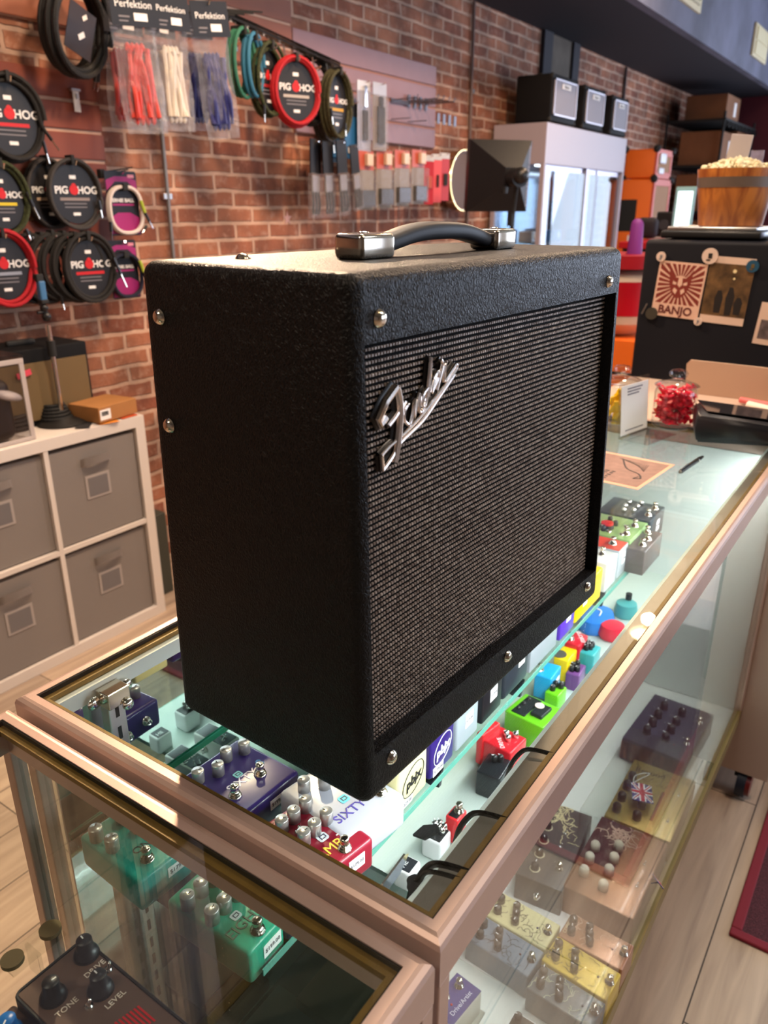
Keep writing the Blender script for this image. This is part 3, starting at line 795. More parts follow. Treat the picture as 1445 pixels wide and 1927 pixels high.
def pedal(label, q, h, col, knobs=(), switches=(), texts=(), tags=(), top=None, kind='alu', km=None, bev=.003, rough=.3, metal=0, jacks=(), toggles=(), leds=(), name='effects_pedal', extra=None, group=None, side=None, screws=False, price=None, line=True):
    """q = (centre x, y, top z, width, length, turn); fractions are of the half size"""
    cx, cy, zt, w, l, a = q
    t = thing(name, label, 'pedal', (cx, cy, zt-h), a, group)
    body = side if side else col
    b = new_bm(); box(b, (0, 0, h/2), (w, l, h), bev, 3)
    cm = mat('pedal_%s_%s' % (str(body), rough), body, rough, metal, coat=.15)
    link('body', b, cm, t, 'all')
    if top:
        inset, tcol = top
        b = new_bm(); box(b, (0, 0, h), (w-inset*2, l-inset*2, .0012), .0005, 1)
        link('top_plate', b, mat('plate_%s' % str(tcol), tcol, .38), t)
    km = km or alu
    zz = h + (.0006 if top else 0)
    for kx, ky, *s in knobs:
        s = s[0] if s else 1
        o = put(kind, 'knob', km, t, (kx*w/2, ky*l/2, zz), (0, 0, random.uniform(-2.2, 2.2)), s)
        if line and kind in ('alu', 'skirt', 'chicken', 'dome'):
            hh = {'alu': .0155, 'skirt': .0172, 'chicken': .0115, 'dome': .0112}[kind]
            b = new_bm(); b2(b, (-.0005, .0012, hh), (.0005, .0048, hh+.0003)); link('pointer', b, ink if kind == 'alu' else white_ink, o)
    for kx, ky in switches: put('switch', 'footswitch', nickel, t, (kx*w/2, ky*l/2, zz), (0, 0, .3))
    for kx, ky in toggles: put('toggle', 'toggle_switch', chrome, t, (kx*w/2, ky*l/2, zz), (.2, .1, 0))
    for kx, ky, c in leds: put('led', 'indicator_light', mat('led_%s' % c, c, .2), t, (kx*w/2, ky*l/2, zz))
    for s, kx, ky, size, c, *rr in texts:
        text(s, size, mat('ink_%s' % c, c, .5), xf((kx*w/2, ky*l/2, zz+.0003), (0, 0, rr[0] if rr else 0)), t)
    if price is not None:
        fx, fz, pw, ph = price
        b = new_bm(); b2(b, (fx*w/2-pw/2, -l/2-.0006, fz*h-ph/2), (fx*w/2+pw/2, -l/2-.0001, fz*h+ph/2)); s_ = link('price_sticker', b, sticker, t)
        if pw > .012: text(random.choice(['$199.00', '$229.00', '$179.00']), pw*.26, greyink, xf((fx*w/2, -l/2-.0008, fz*h), (PI/2, 0, 0)), s_)
    for jx, jz, sd in jacks:
        if sd == 'F': put('jack', 'jack_socket', chrome, t, (jx*w/2, -l/2, jz*h), (PI/2, 0, 0))
        elif sd == 'B': put('jack', 'jack_socket', chrome, t, (jx*w/2, l/2, jz*h), (-PI/2, 0, 0))
        else: put('jack', 'jack_socket', chrome, t, (-w/2, jx*l/2, jz*h), (0, -PI/2, 0))
    if extra: extra(t, w, l, h)
    return t

def squiggles(t, w, l, h, m, x0, x1, y0, y1, n, s=.006, seed=1, th=.0006):
    rnd = random.Random(seed); b = new_bm()
    for k in range(n):
        cx, cy = rnd.uniform(x0, x1)*w/2, rnd.uniform(y0, y1)*l/2; a = rnd.uniform(0, 6.28); P = []
        for i in range(7):
            a += rnd.uniform(-1.1, 1.1); P.append(Vector((cx, cy, h+.0008))); cx += math.cos(a)*s*.4; cy += math.sin(a)*s*.4
            cx = max(-w/2+.002, min(w/2-.002, cx)); cy = max(-l/2+.002, min(l/2-.002, cy))
        tube(b, smooth_path(P, 3), th, 4, flat=.5)
    link('artwork', b, m, t)

def badge_square(x, y, col, s=.010):
    def f(t, w, l, h):
        b = new_bm(); prism(b, rrect(s, s*.9, s*.22), -.0003, .0003, xf((x*w/2, y*l/2, h+.0004), (-PI/2, 0, 0)))
        o = link('logo', b, mat('logo_%s' % col, col, .5), t)
        b = new_bm()
        for dx, dy, a_, c_ in ((-.22, 0, .09, .5), (.05, .18, .5, .09), (.28, 0, .09, .4), (.05, -.2, .3, .09)):
            b2(b, (dx*s-a_*s/2, dy*s-c_*s/2, .0004), (dx*s+a_*s/2, dy*s+c_*s/2, .0006), mx=xf((x*w/2, y*l/2, h+.0003)))
        link('logo_mark', b, mat('logo_mark', '#3a3550', .5), o)
    return f

# --- left column of the upper shelf, seen through the near case
pedal('turquoise two-knob-row pedal reading ONE with one footswitch, behind the one reading EIGHT', (0.0321, 0.3846, 0.820, 0.0646, 0.1022, -0.050), .040, '#1f9c92', bev=.005,
      knobs=[(-.72, .61), (-.66, .12), (.25, .62), (.34, .14)], switches=[(-.25, -.64)], texts=[('ONE', .05, -.30, .013, '#12343a')], price=(.45, .62, .026, .012), extra=badge_square(.45, .05, '#c8d8d4', .006))
pedal('green turquoise pedal reading EIGHT with six silver knobs and one footswitch', (0.0330, 0.2561, 0.805, 0.0489, 0.1092, 0.017), .040, '#129a7c', bev=.005,
      knobs=[(-.70, .56), (.02, .56), (.70, .55), (-.66, -.02), (-.02, -.03), (.70, -.03)], switches=[(-.02, -.80)], texts=[('EIGHT', .0, -.50, .0155, '#0d4a40')],
      price=(.25, .6, .024, .015), leds=[(.2, .0, '#401010')], extra=badge_square(.0, -.28, '#d9e2dc', .010))
pedal('plain royal blue pedal half hidden behind the one reading EIGHT', (.086, .262, .800, .040, .110, .02), .040, '#1d62b4', bev=.004, toggles=[(.2, .2)], texts=[('drive', 0, -.3, .008, '#dddddd')])
# --- main upper shelf
pedal('indigo pedal reading SIXTY 8 with four silver knobs and two footswitches', (0.1601, 0.3636, 0.822, 0.1032, 0.1040, -0.030), .042, '#2f2260', bev=.006,
      knobs=[(-.60, .56), (-.18, .38), (.27, .60), (.70, .46)], switches=[(-.44, -.42), (.38, -.36)], texts=[('SIXTY', .0, -.20, .0165, '#d8d4e4'), ('8', .64, -.10, .017, '#4f7fae')],
      price=(.25, .62, .024, .013), jacks=[(.5, .5, 'B'), (-.1, .4, 'B'), (-.6, .5, 'B')], extra=badge_square(.06, .02, '#7fc4cc', .010))
pedal('white pedal reading SIXTY with silver knobs under the front corner of the amplifier', (0.2063, 0.2462, 0.824, 0.0943, 0.1090, -0.143), .044, '#b4b6c4', bev=.007,
      knobs=[(-.55, .62), (-.15, .38), (.30, .74), (.6, .6)], switches=[(.62, -.60)], texts=[('SIXTY', -.30, -.50, .0165, '#33289a'), ('7', .45, -.10, .015, '#7c8fd0')], extra=badge_square(-.12, -.16, '#5fcfe0', .012))
pedal('dark red pedal reading AMP X with six silver knobs and one footswitch', (0.1436, 0.2349, 0.822, 0.0800, 0.0993, -0.162), .040, '#86152a', bev=.006,
      knobs=[(-.51, .55), (-.07, .58), (.40, .64), (-.39, -.05), (.01, -.02), (.49, .04)], switches=[(.19, -.78)], toggles=[(-.28, .26)], texts=[('AMP', -.1, -.58, .017, '#e8c93a'), ('7', .42, -.50, .016, '#d9cfd4')],
      price=(.35, .6, .022, .016), extra=badge_square(.05, -.22, '#d8dce0', .012))
def row(label, x0, x1, h, col, l=.112, y0=.200, **k):
    return pedal(label, ((x0+x1)/2, y0+l/2, .781+h, abs(x1-x0)-.002, l, 0), h, col, **k)
def oval(s, m):
    def f(t, w, l, h):
        b = new_bm(); P = [(math.cos(a*PI/16)*w*.36, -l/2-.0004, h*.52+math.sin(a*PI/16)*h*.30+math.cos(a*PI/16)*h*.10) for a in range(32)]
        tube(b, P, .0006, 4, closed=True); o = link('logo', b, m, t)
        text(s, .018, m, xf((0, -l/2-.0006, h*.50), (PI/2, -.12, 0)), o, bold=.0004, shear=.2)
    return f
def bars(col, y, ww=.8, ll=.26):
    def f(t, w, l, h):
        b = new_bm(); b2(b, (-ww*w/2, y*l/2-ll*l/2, h), (ww*w/2, y*l/2+ll*l/2, h+.0008)); link('colour_panel', b, mat('panel_%s' % col, col, .4), t)
    return f
def both(*fs):
    def f(*a):
        for g_ in fs: g_(*a)
    return f
row('tall cream pedal with an oval pbjx mark on its front side', (0.2497, 0.2006, 0.7800)[0], (0.3142, 0.2002, 0.7800)[0], .062, '#d9cf9b', bev=.004, switches=[(-.1, -.45)], price=(-.45, .12, .024, .010), toggles=[(-.55, -.1), (-.3, -.1)], jacks=[(.4, .45, 'B'), (.05, .7, 'B'), (-.35, .6, 'B')], extra=both(oval('pbjx', ink), bars('#35a97c', -.62, .5, .12)))
row('tall violet pedal with a white oval pbjx mark on its front side', (0.3197, 0.2005, 0.7800)[0], (0.3789, 0.1994, 0.7800)[0], .062, '#2c1b66', bev=.004, switches=[(0, -.4)], price=(-.35, .12, .024, .012), toggles=[(-.3, 0), (.3, 0)], extra=both(oval('pbjx', white_ink), bars('#b51f35', -.1, .7, .4)))
row('tall silver pedal with blue panels on its top', (0.3837, 0.1998, 0.7800)[0], (0.4441, 0.1982, 0.7800)[0], .062, '#959da4', bev=.004, switches=[(.1, -.35)], price=(.1, .55, .020, .020), extra=both(bars('#1c8ad8', -.7, .8, .2), bars('#2a8fd0', .1, .8, .3)))
row('glossy black pedal with maroon top beside the silver one', (0.4536, 0.1985, 0.7800)[0], (0.5134, 0.1964, 0.7800)[0], .062, '#17151a', bev=.003, price=(.1, .55, .020, .020), knobs=[(0, .5), (.4, .5)], kind='small', km=black)
row('wide black pedal under the lower middle of the amplifier', (0.5188, 0.1975, 0.7800)[0], (0.6009, 0.1960, 0.7800)[0], .068, '#262b33', bev=.006, price=(.35, .62, .020, .018))
row('wide plain silver grey pedal, the largest in the upper row', (0.6057, 0.1965, 0.7800)[0], (0.7087, 0.1911, 0.7800)[0], .068, '#8f959b', bev=.002, price=(.25, .72, .018, .020), switches=[(.5, -.6)])
row('narrow violet pedal between the silver grey and the yellow ones', (0.7399, 0.2012, 0.7800)[0]-.02, (0.7806, 0.2001, 0.7800)[0], .060, '#5531a8', bev=.002, price=(.1, .55, .018, .020))
row('long bright yellow pedal at the right foot of the amplifier', (0.7862, 0.2014, 0.7800)[0], (0.9087, 0.1990, 0.7800)[0], .060, '#f0bd08', bev=.004, price=(-.35, .5, .018, .020))
row('pale grey pedal with bright switches right of the yellow one', (0.9259, 0.2033, 0.7800)[0], (0.9868, 0.2027, 0.7800)[0], .058, '#c5c8c8', bev=.002, price=(.2, .55, .018, .022), switches=[(.2, -.6), (-.5, -.2)])
row('grey pedal with an orange red top', (0.9924, 0.2025, 0.7800)[0], (1.0454, 0.2030, 0.7800)[0], .058, '#a8aeb0', bev=.002, top=(.001, '#d2402c'), price=(.1, .6, .016, .022), switches=[(0, -.6), (0, .2)])
row('wide light green pedal with two round switches', (1.0519, 0.2020, 0.7800)[0], (1.1661, 0.2012, 0.7800)[0], .058, '#8aa868', bev=.002, price=(.4, .55, .018, .022), switches=[(-.5, -.7), (.4, -.7)], knobs=[(-.6, .1), (-.1, .2), (.4, .2), (.1, -.1)], kind='dome', km=black)
row('black pedal with many small chrome knobs beyond the light green one', (1.1787, 0.2019, 0.7800)[0], (1.2856, 0.2024, 0.7800)[0], .056, '#33383c', bev=.002, price=(.2, .5, .020, .024), switches=[(-.4, -.75), (.5, -.75)], knobs=[(-.6, .1), (-.1, .2), (.4, .2), (.1, -.2), (-.4, -.2), (.6, -.2)], kind='dome', km=chrome)
row('dark brown grey pedal with a big red topped knob', 1.035, 1.150, .050, '#5d5450', l=.13, y0=.165, bev=.002, switches=[(-.5, -.78), (.1, -.78), (.7, -.60)], knobs=[(-.3, .3), (.5, .0), (-.3, -.1)], kind='dome', km=chrome,
    extra=lambda t, w, l, h: (lambda b: (lathe(b, [(0, 0), (.014, 0), (.013, .016), (0, .016)], 20, (0, .03, h)), link('big_knob', b, matte_black, t, True), None)[2])(new_bm()) or (lambda b: (cyl(b, (0, .03, h+.018), .012, .004, 20), link('red_cap', b, red_ink, t), None)[2])(new_bm()))
row('low grey pedal at the back beside the paper flyer end', .93, 1.0, .05, '#8c9299', l=.10, y0=.345, bev=.003, switches=[(-.3, -.5)], price=(.3, .6, .02, .022))
row('dark taupe pedal with white tags behind the black one', 1.02, 1.085, .048, '#6b5f5c', l=.10, y0=.345, bev=.003, knobs=[(-.3, .3), (.3, .3)], kind='dome', km=chrome, switches=[(0, -.5)])
row('slate pedal with chrome knobs behind the light green one', .84, .91, .05, '#4a5158', l=.10, y0=.345, bev=.003, knobs=[(-.3, .3), (.3, .3), (0, 0)], kind='dome', km=chrome, switches=[(0, -.6)])
for k, (x, c, nm) in enumerate(((.40, '#7a2a20', 'rust red'), (.52, '#26406e', 'navy'), (.64, '#a8a49a', 'stone grey'), (.74, '#2d5a3a', 'bottle green'))):
    row('%s pedal in the hidden second row behind the amplifier foot' % nm, x, x+.066, .05, c, l=.11, y0=.345, bev=.003, knobs=[(-.4, .4), (.4, .4)], switches=[(0, -.6)])

# --- lower shelf, seen in the gap between the upper shelf and the batten
def low(label, q, h, col, **k):
    return pedal(label, q, h, col, **k)
def ts(t, w, l, h):
    b = new_bm(); box(b, (0, l*.20, h+.001), (w*.84, l*.34, .002), .0005, 1); link('knob_panel', b, mat('ts_panel', '#1b2224', .4), t)
    b = new_bm(); box(b, (0, -l*.17, h+.003), (w*.52, l*.30, .007), .002, 2); s_ = link('switch_pad', b, mat('ts_panel'), t)
    b = new_bm(); cyl(b, (w*.12, -l*.07, h+.0068), .008, .0006, 20); link('round_sticker', b, mat('cream_dot', '#e6cfc4', .5), s_)
    b = new_bm()
    for k in range(3): cyl(b, (-w*.24+k*w*.24, l*.28, h+.003), .0028, .004, 10)
    link('pots', b, chrome, t)
# the big green one carries its panel across the width
t = low('bright green pedal with a black knob panel and black switch pad, on the lower shelf', (0.7155, 0.2306, 0.640, 0.0675, 0.0752, -0.114), .052, '#66b81e', bev=.003, knobs=[(-.5, .55), (0, .55), (.5, .55)], kind='small', km=black, extra=ts, texts=[('OVERDRIVE', 0, .30, .007, '#e8e8e8')])
low('small bright green pedal with black knobs beyond the larger green one', (0.8151, 0.2323, 0.625, 0.0371, 0.0268, -0.048), .040, '#6cc21c', bev=.003, knobs=[(-.3, .3), (.5, .4), (.5, -.4)], kind='dome', km=black)
low('sky blue pedal on the lower shelf beside the small green one', (0.8435, 0.2611, 0.640, 0.0531, 0.0333, 0.060), .048, '#1fa0dc', bev=.003, switches=[(-.3, .75)], price=(.3, .5, .018, .018))
low('yellow pedal with a dark round pad on the lower shelf', (0.9170, 0.2571, 0.640, 0.0505, 0.0290, 0.026), .048, '#f2cb12', bev=.003, extra=lambda t, w, l, h: (lambda b: (cyl(b, (-w*.2, l*.3, h+.0006), .014, .0012, 24), link('round_pad', b, mat('pad_grey', '#4c4a44', .6), t), None)[2])(new_bm()))
low('plum pedal with black knobs on the lower shelf', (0.9077, 0.2303, 0.620, 0.0450, 0.0264, 0.074), .045, '#6c3f7a', bev=.003, knobs=[(-.5, .4), (.1, .5), (.5, .1), (-.3, -.3)], kind='dome', km=black)
low('teal pedal with a cluster of black knobs on the lower shelf', (0.9661, 0.2263, 0.635, 0.0424, 0.0300, 0.031), .045, '#3aa0a4', bev=.003, knobs=[(-.3, .4), (.1, .5), (.5, .5), (.0, .0), (.5, .0)], kind='dome', km=black)
low('crimson pedal with pale lettering near the yellow one on the lower shelf', (0.9654, 0.2552, 0.650, 0.0492, 0.0318, 0.033), .050, '#c92233', bev=.004, switches=[(-.4, .5)], texts=[('micro', .3, -.3, .018, '#f0d0d0', .6)])
b = new_bm(); lathe(b, [(0, 0), (.042, 0), (.045, .010), (.040, .028), (0, .034)], 32)
o = link('effects_pedal', b, mat('blue_round', '#2c7ad0', .3), None, True); o.location = (1.1466, 0.2773, 0.6000); o.location.z = .586; o.scale = (1.15, .85, 1)
tag(o, 'rounded bright blue pedal with a pale swirl on the lower shelf', 'pedal')
b = new_bm(); tube(b, smooth_path([(-.012, -.012, .034), (.006, -.008, .0345), (.012, .008, .034)], 5), .0018, 6); link('swirl', b, white_ink, o)
b = new_bm(); cyl(b, (.028, .018, .036), .006, .010, 16); link('footswitch', b, nickel, o)
b = new_bm(); lathe(b, [(0, 0), (.024, 0), (.026, .010), (.022, .03), (0, .034)], 28)
o = link('effects_pedal', b, mat('teal_round', '#4c9c9c', .35), None, True); o.location = (1.2307, 0.2398, 0.6000); o.location.z = .586; tag(o, 'small round teal pedal with a black knob on the lower shelf', 'pedal')
b = new_bm(); cyl(b, (0.01, 0, .042), .007, .014, 14); link('knob', b, black, o)
b = new_bm(); lathe(b, [(0, 0), (.026, 0), (.030, .010), (.024, .028), (0, .032)], 28)
o = link('effects_pedal', b, mat('red_round', '#d82a40', .3), None, True); o.location = (1.1214, 0.2332, 0.6000); o.location.z = .586; tag(o, 'small round red pedal on the lower shelf next to the blue one', 'pedal')
low('red pedal with white lettering and black knobs on the lower shelf', (0.6169, 0.2365, 0.640, 0.0500, 0.0513, -0.090), .045, '#c81f2b', bev=.003, knobs=[(.3, .1), (.6, -.4), (.0, -.2)], kind='dome', km=chrome, texts=[('DRIVE', -.5, 0, .010, '#f0dada', .8)])
low('upright narrow scarlet pedal with a white tag on the lower shelf', (0.6165, 0.2663, 0.650, 0.0470, 0.0136, -0.180), .060, '#d8282e', bev=.003, price=(.2, .6, .018, .016))
low('black pedal tilted beneath the red ones on the lower shelf', (0.5616, 0.2270, 0.630, 0.0504, 0.0392, 0.084), .045, '#191c20', bev=.003, knobs=[(.4, .2), (.6, -.2)], kind='dome', km=black)
low('red pedal with a black top beside the middle cable tie', (0.4307, 0.2202, 0.640, 0.0272, 0.0204, -0.018), .045, '#d0242c', bev=.003, top=(.003, '#15171a'), switches=[(.3, -.2)])
low('white edged black pedal covered in chrome knobs near the batten', (0.4001, 0.2334, 0.620, 0.0323, 0.0306, 0.022), .035, '#d8d8d8', bev=.004, top=(.003, '#1c1e20'), knobs=[(.1, .3), (.5, .5), (.4, 0), (.8, .2), (.2, -.4), (.7, -.4)], kind='dome', km=chrome)
low('small white edged black pedal in the front corner of the lower shelf', (0.3349, 0.2400, 0.615, 0.0297, 0.0264, 0.032), .032, '#e2e2e0', bev=.004, top=(.003, '#22262c'), texts=[('HE', -.2, .2, .010, '#dddddd')])
low('black topped white pedal with curly lettering under the upper shelf', (.298, .353, .640, .036, .070, 0), .050, '#dfdedb', bev=.003, top=(.003, '#30363c'), toggles=[(-.5, .7), (0, .7)], texts=[('Gotta', .0, .1, .014, '#e8e8e8')], jacks=[(-.2, .6, 'L')])
low('second black topped white pedal under the upper shelf, partly behind the amplifier foot', (.362, .348, .640, .036, .070, 0), .050, '#dfdedb', bev=.003, top=(.003, '#30363c'), toggles=[(-.3, .6), (.2, .5)], jacks=[(-.2, .6, 'L')])

# --- bottom deck, seen through the front glass
ZD = .270
def deck(label, q, h=.052, col='#888888', **k): return pedal(label, q, h, col, **k)
kn5 = [(-.40, .70, 1.35), (.35, .80, 1.35), (-.45, .10, 1.25), (.0, .20, 1.25), (.45, .30, 1.25)]
def rings(pts, m, r=.0085, th=.0012):
    def f(t, w, l, h):
        b = new_bm()
        for x, y in pts:
            tube(b, [(x*w/2+math.cos(a*PI/10)*r, y*l/2+math.sin(a*PI/10)*r, h+.0008) for a in range(20)], th, 5, closed=True)
        link('dial_ring', b, m, t)
    return f
deck('large dark slate pedal with two rows of black knobs, furthest pedal on the white deck', (1.2488, 0.1146, 0.330, 0.2113, 0.1399, -0.046), .058, '#3c3d50', rough=.35, bev=.003, knobs=[(-.55, .45, 1.8), (-.2, .45, 1.8), (.15, .45, 1.8), (.55, .45, 1.8), (-.55, -.15, 1.8), (-.2, -.15, 1.8), (.15, -.15, 1.8), (.55, -.15, 1.8)], kind='dome', km=black, leds=[(-.6, -.45, '#c83a3a')], switches=[(-.4, -.75), (.5, -.75)],
     extra=lambda t, w, l, h: (lambda b: (b2(b, (-w/2-.001, -l/2, .006), (-w/2-.0002, l/2, h-.008)), link('side_panel', b, wood_mat('pedal_wood', '#2a2024', '#8a5a44', 14), t), None)[2])(new_bm()))
def gold_extra(t, w, l, h):
    squiggles(t, w, l, h, ink, .5, .9, -.7, .9, 10, .02, 3, .0005)
    b = new_bm(); b2(b, (-w*.32, -l*.155, h), (w*.14, -l*.11, h+.0012)); link('slider_slot', b, mat('brown_slot', '#6b4634', .5), t)
deck('large brass coloured pedal with a flag tag lying on it', (1.0000, 0.0793, 0.322, 0.2006, 0.1279, 0.020), .050, '#b39a5a', metal=.5, rough=.35, bev=.002, knobs=[(-.74, .74, 1.7), (-.38, .76, 1.7), (0, .78, 1.7), (.32, .76, 1.7), (-.74, .12, 1.7), (-.38, .14, 1.7), (-.02, .14, 1.7)], kind='dome', km=black, line=False, toggles=[(-.5, -.70), (.35, -.70)], extra=gold_extra, texts=[('Beyond', .72, .35, .020, '#3a3024', -1.45)])
# flag tag
def flag(name, label, loc, rot, s):
    t = thing(name, label, 'tag', loc); t.rotation_euler = rot
    b = new_bm(); box(b, (0, 0, 0), (s*1.5, s, .0012)); link('card', b, mat('flag_blue', '#1f2a7c', .5), t)
    b = new_bm()
    for a_ in (math.atan2(1, 1.5), -math.atan2(1, 1.5)): box(b, (0, 0, .0009), (s*1.62, s*.17, .0004), mx=Matrix.Rotation(a_, 4, 'Z'))
    box(b, (0, 0, .00105), (s*1.5, s*.32, .0004)); box(b, (0, 0, .00105), (s*.32, s, .0004)); link('white_cross', b, mat('flag_white', '#f0f0f0', .5), t)
    b = new_bm()
    for a_ in (math.atan2(1, 1.5), -math.atan2(1, 1.5)): box(b, (0, 0, .0012), (s*1.55, s*.06, .0003), mx=Matrix.Rotation(a_, 4, 'Z'))
    box(b, (0, 0, .0014), (s*1.5, s*.18, .0004)); box(b, (0, 0, .0014), (s*.18, s, .0004)); link('red_cross', b, mat('flag_red', '#c81e34', .5), t)
    b = new_bm(); tube(b, smooth_path([(s*.7, s*.4, 0), (s*1.2, s*.3, .004), (s*1.6, -s*.1, .004), (s*1.9, -s*.5, 0)], 5), .0009, 5); tube(b, smooth_path([(s*.7, s*.4, 0), (s*1.1, s*.0, .004), (s*1.5, -s*.35, .004), (s*1.9, -s*.5, 0)], 5), .0009, 5)
    link('string', b, white_ink, t, True)
flag('flag_tag', 'blue, white and red flag tag lying on the brass coloured pedal', (*(0.9778, 0.0937, 0.3450)[:2], .343), (.05, .10, .35), .040)
flag('flag_tag', 'small flag tag hanging on a white string off the copper coloured pedal', (*(0.7942, 0.0075, 0.3150)[:2], .325), (.9, .3, .6), .020)
cream_knob = mat('cream_knob', '#d8cfbc', .3)
def cog(t, w, l, h):
    b = new_bm(); b2(b, (-w*.10, -l*.0, h), (w*.49, l*.49, h+.0008)); link('dark_panel', b, mat('maroon_panel', '#41181c', .5), t)
    b = new_bm(); cm_ = mat('pinkish_art', '#c9a798', .5)
    for k in range(12):
        a_ = k*PI/6; box(b, (w*.36+math.cos(a_)*.013, l*.14+math.sin(a_)*.013, h+.0012), (.004, .004, .0008))
    P = [(w*.36+math.cos(a_*PI/12)*.010, l*.14+math.sin(a_*PI/12)*.010, h+.0012) for a_ in range(24)]; tube(b, P, .0016, 5, closed=True)
    P = [(w*.36+math.cos(a_*PI/12)*.004, l*.14+math.sin(a_*PI/12)*.004, h+.0012) for a_ in range(24)]; tube(b, P, .0012, 5, closed=True)
    link('cog_artwork', b, cm_, t)
    squiggles(t, w, l, h+.0006, cm_, .5, .92, -.1, .85, 20, .016, 9, .0010)
deck('large copper coloured pedal with seven cream knobs and a cog drawing', (0.7852, 0.0778, 0.330, 0.2013, 0.1267, 0.006), .060, '#94694e', metal=.45, rough=.35, bev=.003, knobs=[(.10, .70, 1.7), (-.22, .68, 1.7), (-.56, .64, 1.7), (.34, .14, 1.7), (.02, .10, 1.7), (-.30, .07, 1.7), (-.68, .02, 1.7)], kind='dome', km=cream_knob, line=False, toggles=[(-.3, -.72), (.25, -.66)], extra=cog)
def lft(t, w, l, h):
    rings([(-.75, .35), (-.40, .42), (-.05, .50), (.30, .58)], mat('cream_ring', '#cfc6a8', .5), .0085)(t, w, l, h)
    squiggles(t, w, l, h, mat('cream_art', '#cbbf95', .5), .55, .95, -.2, .85, 26, .012, 4, .0009)
    squiggles(t, w, l, h, mat('cream_art'), -.1, .5, -.6, -.1, 10, .010, 5, .0008)
deck('charcoal pedal with cream dial rings, under the front rail', (0.7684, 0.1879, 0.330, 0.2046, 0.0855, 0.106), .060, '#4d4a48', bev=.003, knobs=[(-.75, .35, 1.4), (-.40, .42, 1.4), (-.05, .50, 1.4), (.30, .58, 1.4)], kind='dome', km=black, toggles=[(-.05, -.25), (.3, -.2)], switches=[(-.55, -.55)], jacks=[(.0, .5, 'L')], extra=lft)
art_dark = mat('dark_art', '#4b463a', .5)
def artist(n, m, seed): return lambda t, w, l, h: squiggles(t, w, l, h, m, -.8, .8, -.85, .95, n, .009, seed, .0005)
smoke = mat('smoke_knob', '#3b3734', .2, .4)
deck('cream pedal with black line drawings, left of the two back pedals in the small group', (0.5884, 0.1710, 0.320, 0.0588, 0.1140, -0.048), .048, '#cfc596', knobs=kn5, kind='dome', km=smoke, switches=[(.1, -.80)], leds=[(.0, -.5, '#23236a')], extra=artist(22, art_dark, 11))
deck('slate blue pedal with a spider drawing in the small group', (0.5280, 0.1733, 0.320, 0.0567, 0.1141, -0.061), .048, '#6f7a86', knobs=kn5, kind='dome', km=smoke, switches=[(.1, -.82)], leds=[(.0, -.5, '#601818')], extra=artist(24, mat('dark_art2', '#2c3038', .5), 12))
deck('copper pink pedal reading COPPER in the small group', (0.6199, 0.0546, 0.320, 0.0563, 0.1084, -0.029), .048, '#a87a5e', metal=.4, knobs=kn5, kind='dome', km=smoke, switches=[(.1, -.84)], texts=[('COPPER', -.1, .88, .008, '#e0cfa8')], leds=[(.0, -.52, '#23236a')], extra=artist(12, mat('pink_art', '#d8b8a0', .5), 13))
deck('golden yellow pedal with black line drawings in the small group', (0.5609, 0.0569, 0.320, 0.0573, 0.1095, -0.079), .048, '#cdb045', metal=.2, knobs=kn5, kind='dome', km=smoke, switches=[(.1, -.84)], texts=[('FOR JUDY', -.05, .88, .008, '#3a3420')], leds=[(.0, -.52, '#23236a')], extra=artist(18, art_dark, 14))
deck('dark grey green pedal reading JACK in the small group', (0.5020, 0.0583, 0.320, 0.0523, 0.1066, -0.071), .048, '#59636a', knobs=kn5, kind='dome', km=smoke, switches=[(.1, -.84)], texts=[('THE', -.2, .88, .005, '#d8d3a0'), ('JACK', -.1, .74, .010, '#d8d3a0')], leds=[(.0, -.52, '#402040')], extra=artist(20, mat('pale_art', '#c3c9a8', .5), 15))
deck('dark blue pedal with a slanted script word, cut by the bottom edge', (0.4016, 0.1940, 0.320, 0.0762, 0.0482, -0.125), .050, '#39367a', bev=.004, side='#c9c6b8', top=(.001, '#39367a'), switches=[(.55, .3), (-.2, .5)], texts=[('Drive/Artist', 0, -.5, .010, '#e0e0ea')], leds=[(-.3, -.1, '#c02020')])
deck('black pedal with a white outline and round knob, at the bottom edge', (0.4146, 0.0912, 0.320, 0.0431, 0.0398, -0.010), .045, '#2a2a2a', top=(.002, '#222222'), knobs=[(.5, .5, 1.2)], kind='dome', km=black, extra=lambda t, w, l, h: (lambda b: (tube(b, [(x, y, h+.0012) for x, y in rrect(w*.92, l*.94, .006)], .0008, 5, closed=True), link('outline', b, white_ink, t), None)[2])(new_bm()))
b = new_bm(); b2(b, (.50, .03, .2702), (.86, .40, .2722)); o = link('white_board', b, mat('foam_board', '#eeeeec', .5)); tag(o, 'white foam board lying on the deck under the pedals', 'board')
# acrylic riser on the deck near the far pedal
b = new_bm(); A_ = (1.1918, 0.1837, 0.4000); 
b2(b, (.80, .02, .396), (1.10, .16, .399)); b2(b, (.80, .02, .272), (.803, .16, .396)); b2(b, (1.097, .02, .272), (1.10, .16, .396))
o = link('acrylic_riser', b, acrylic); tag(o, 'clear acrylic riser standing over the furthest pedals on the deck', 'riser')

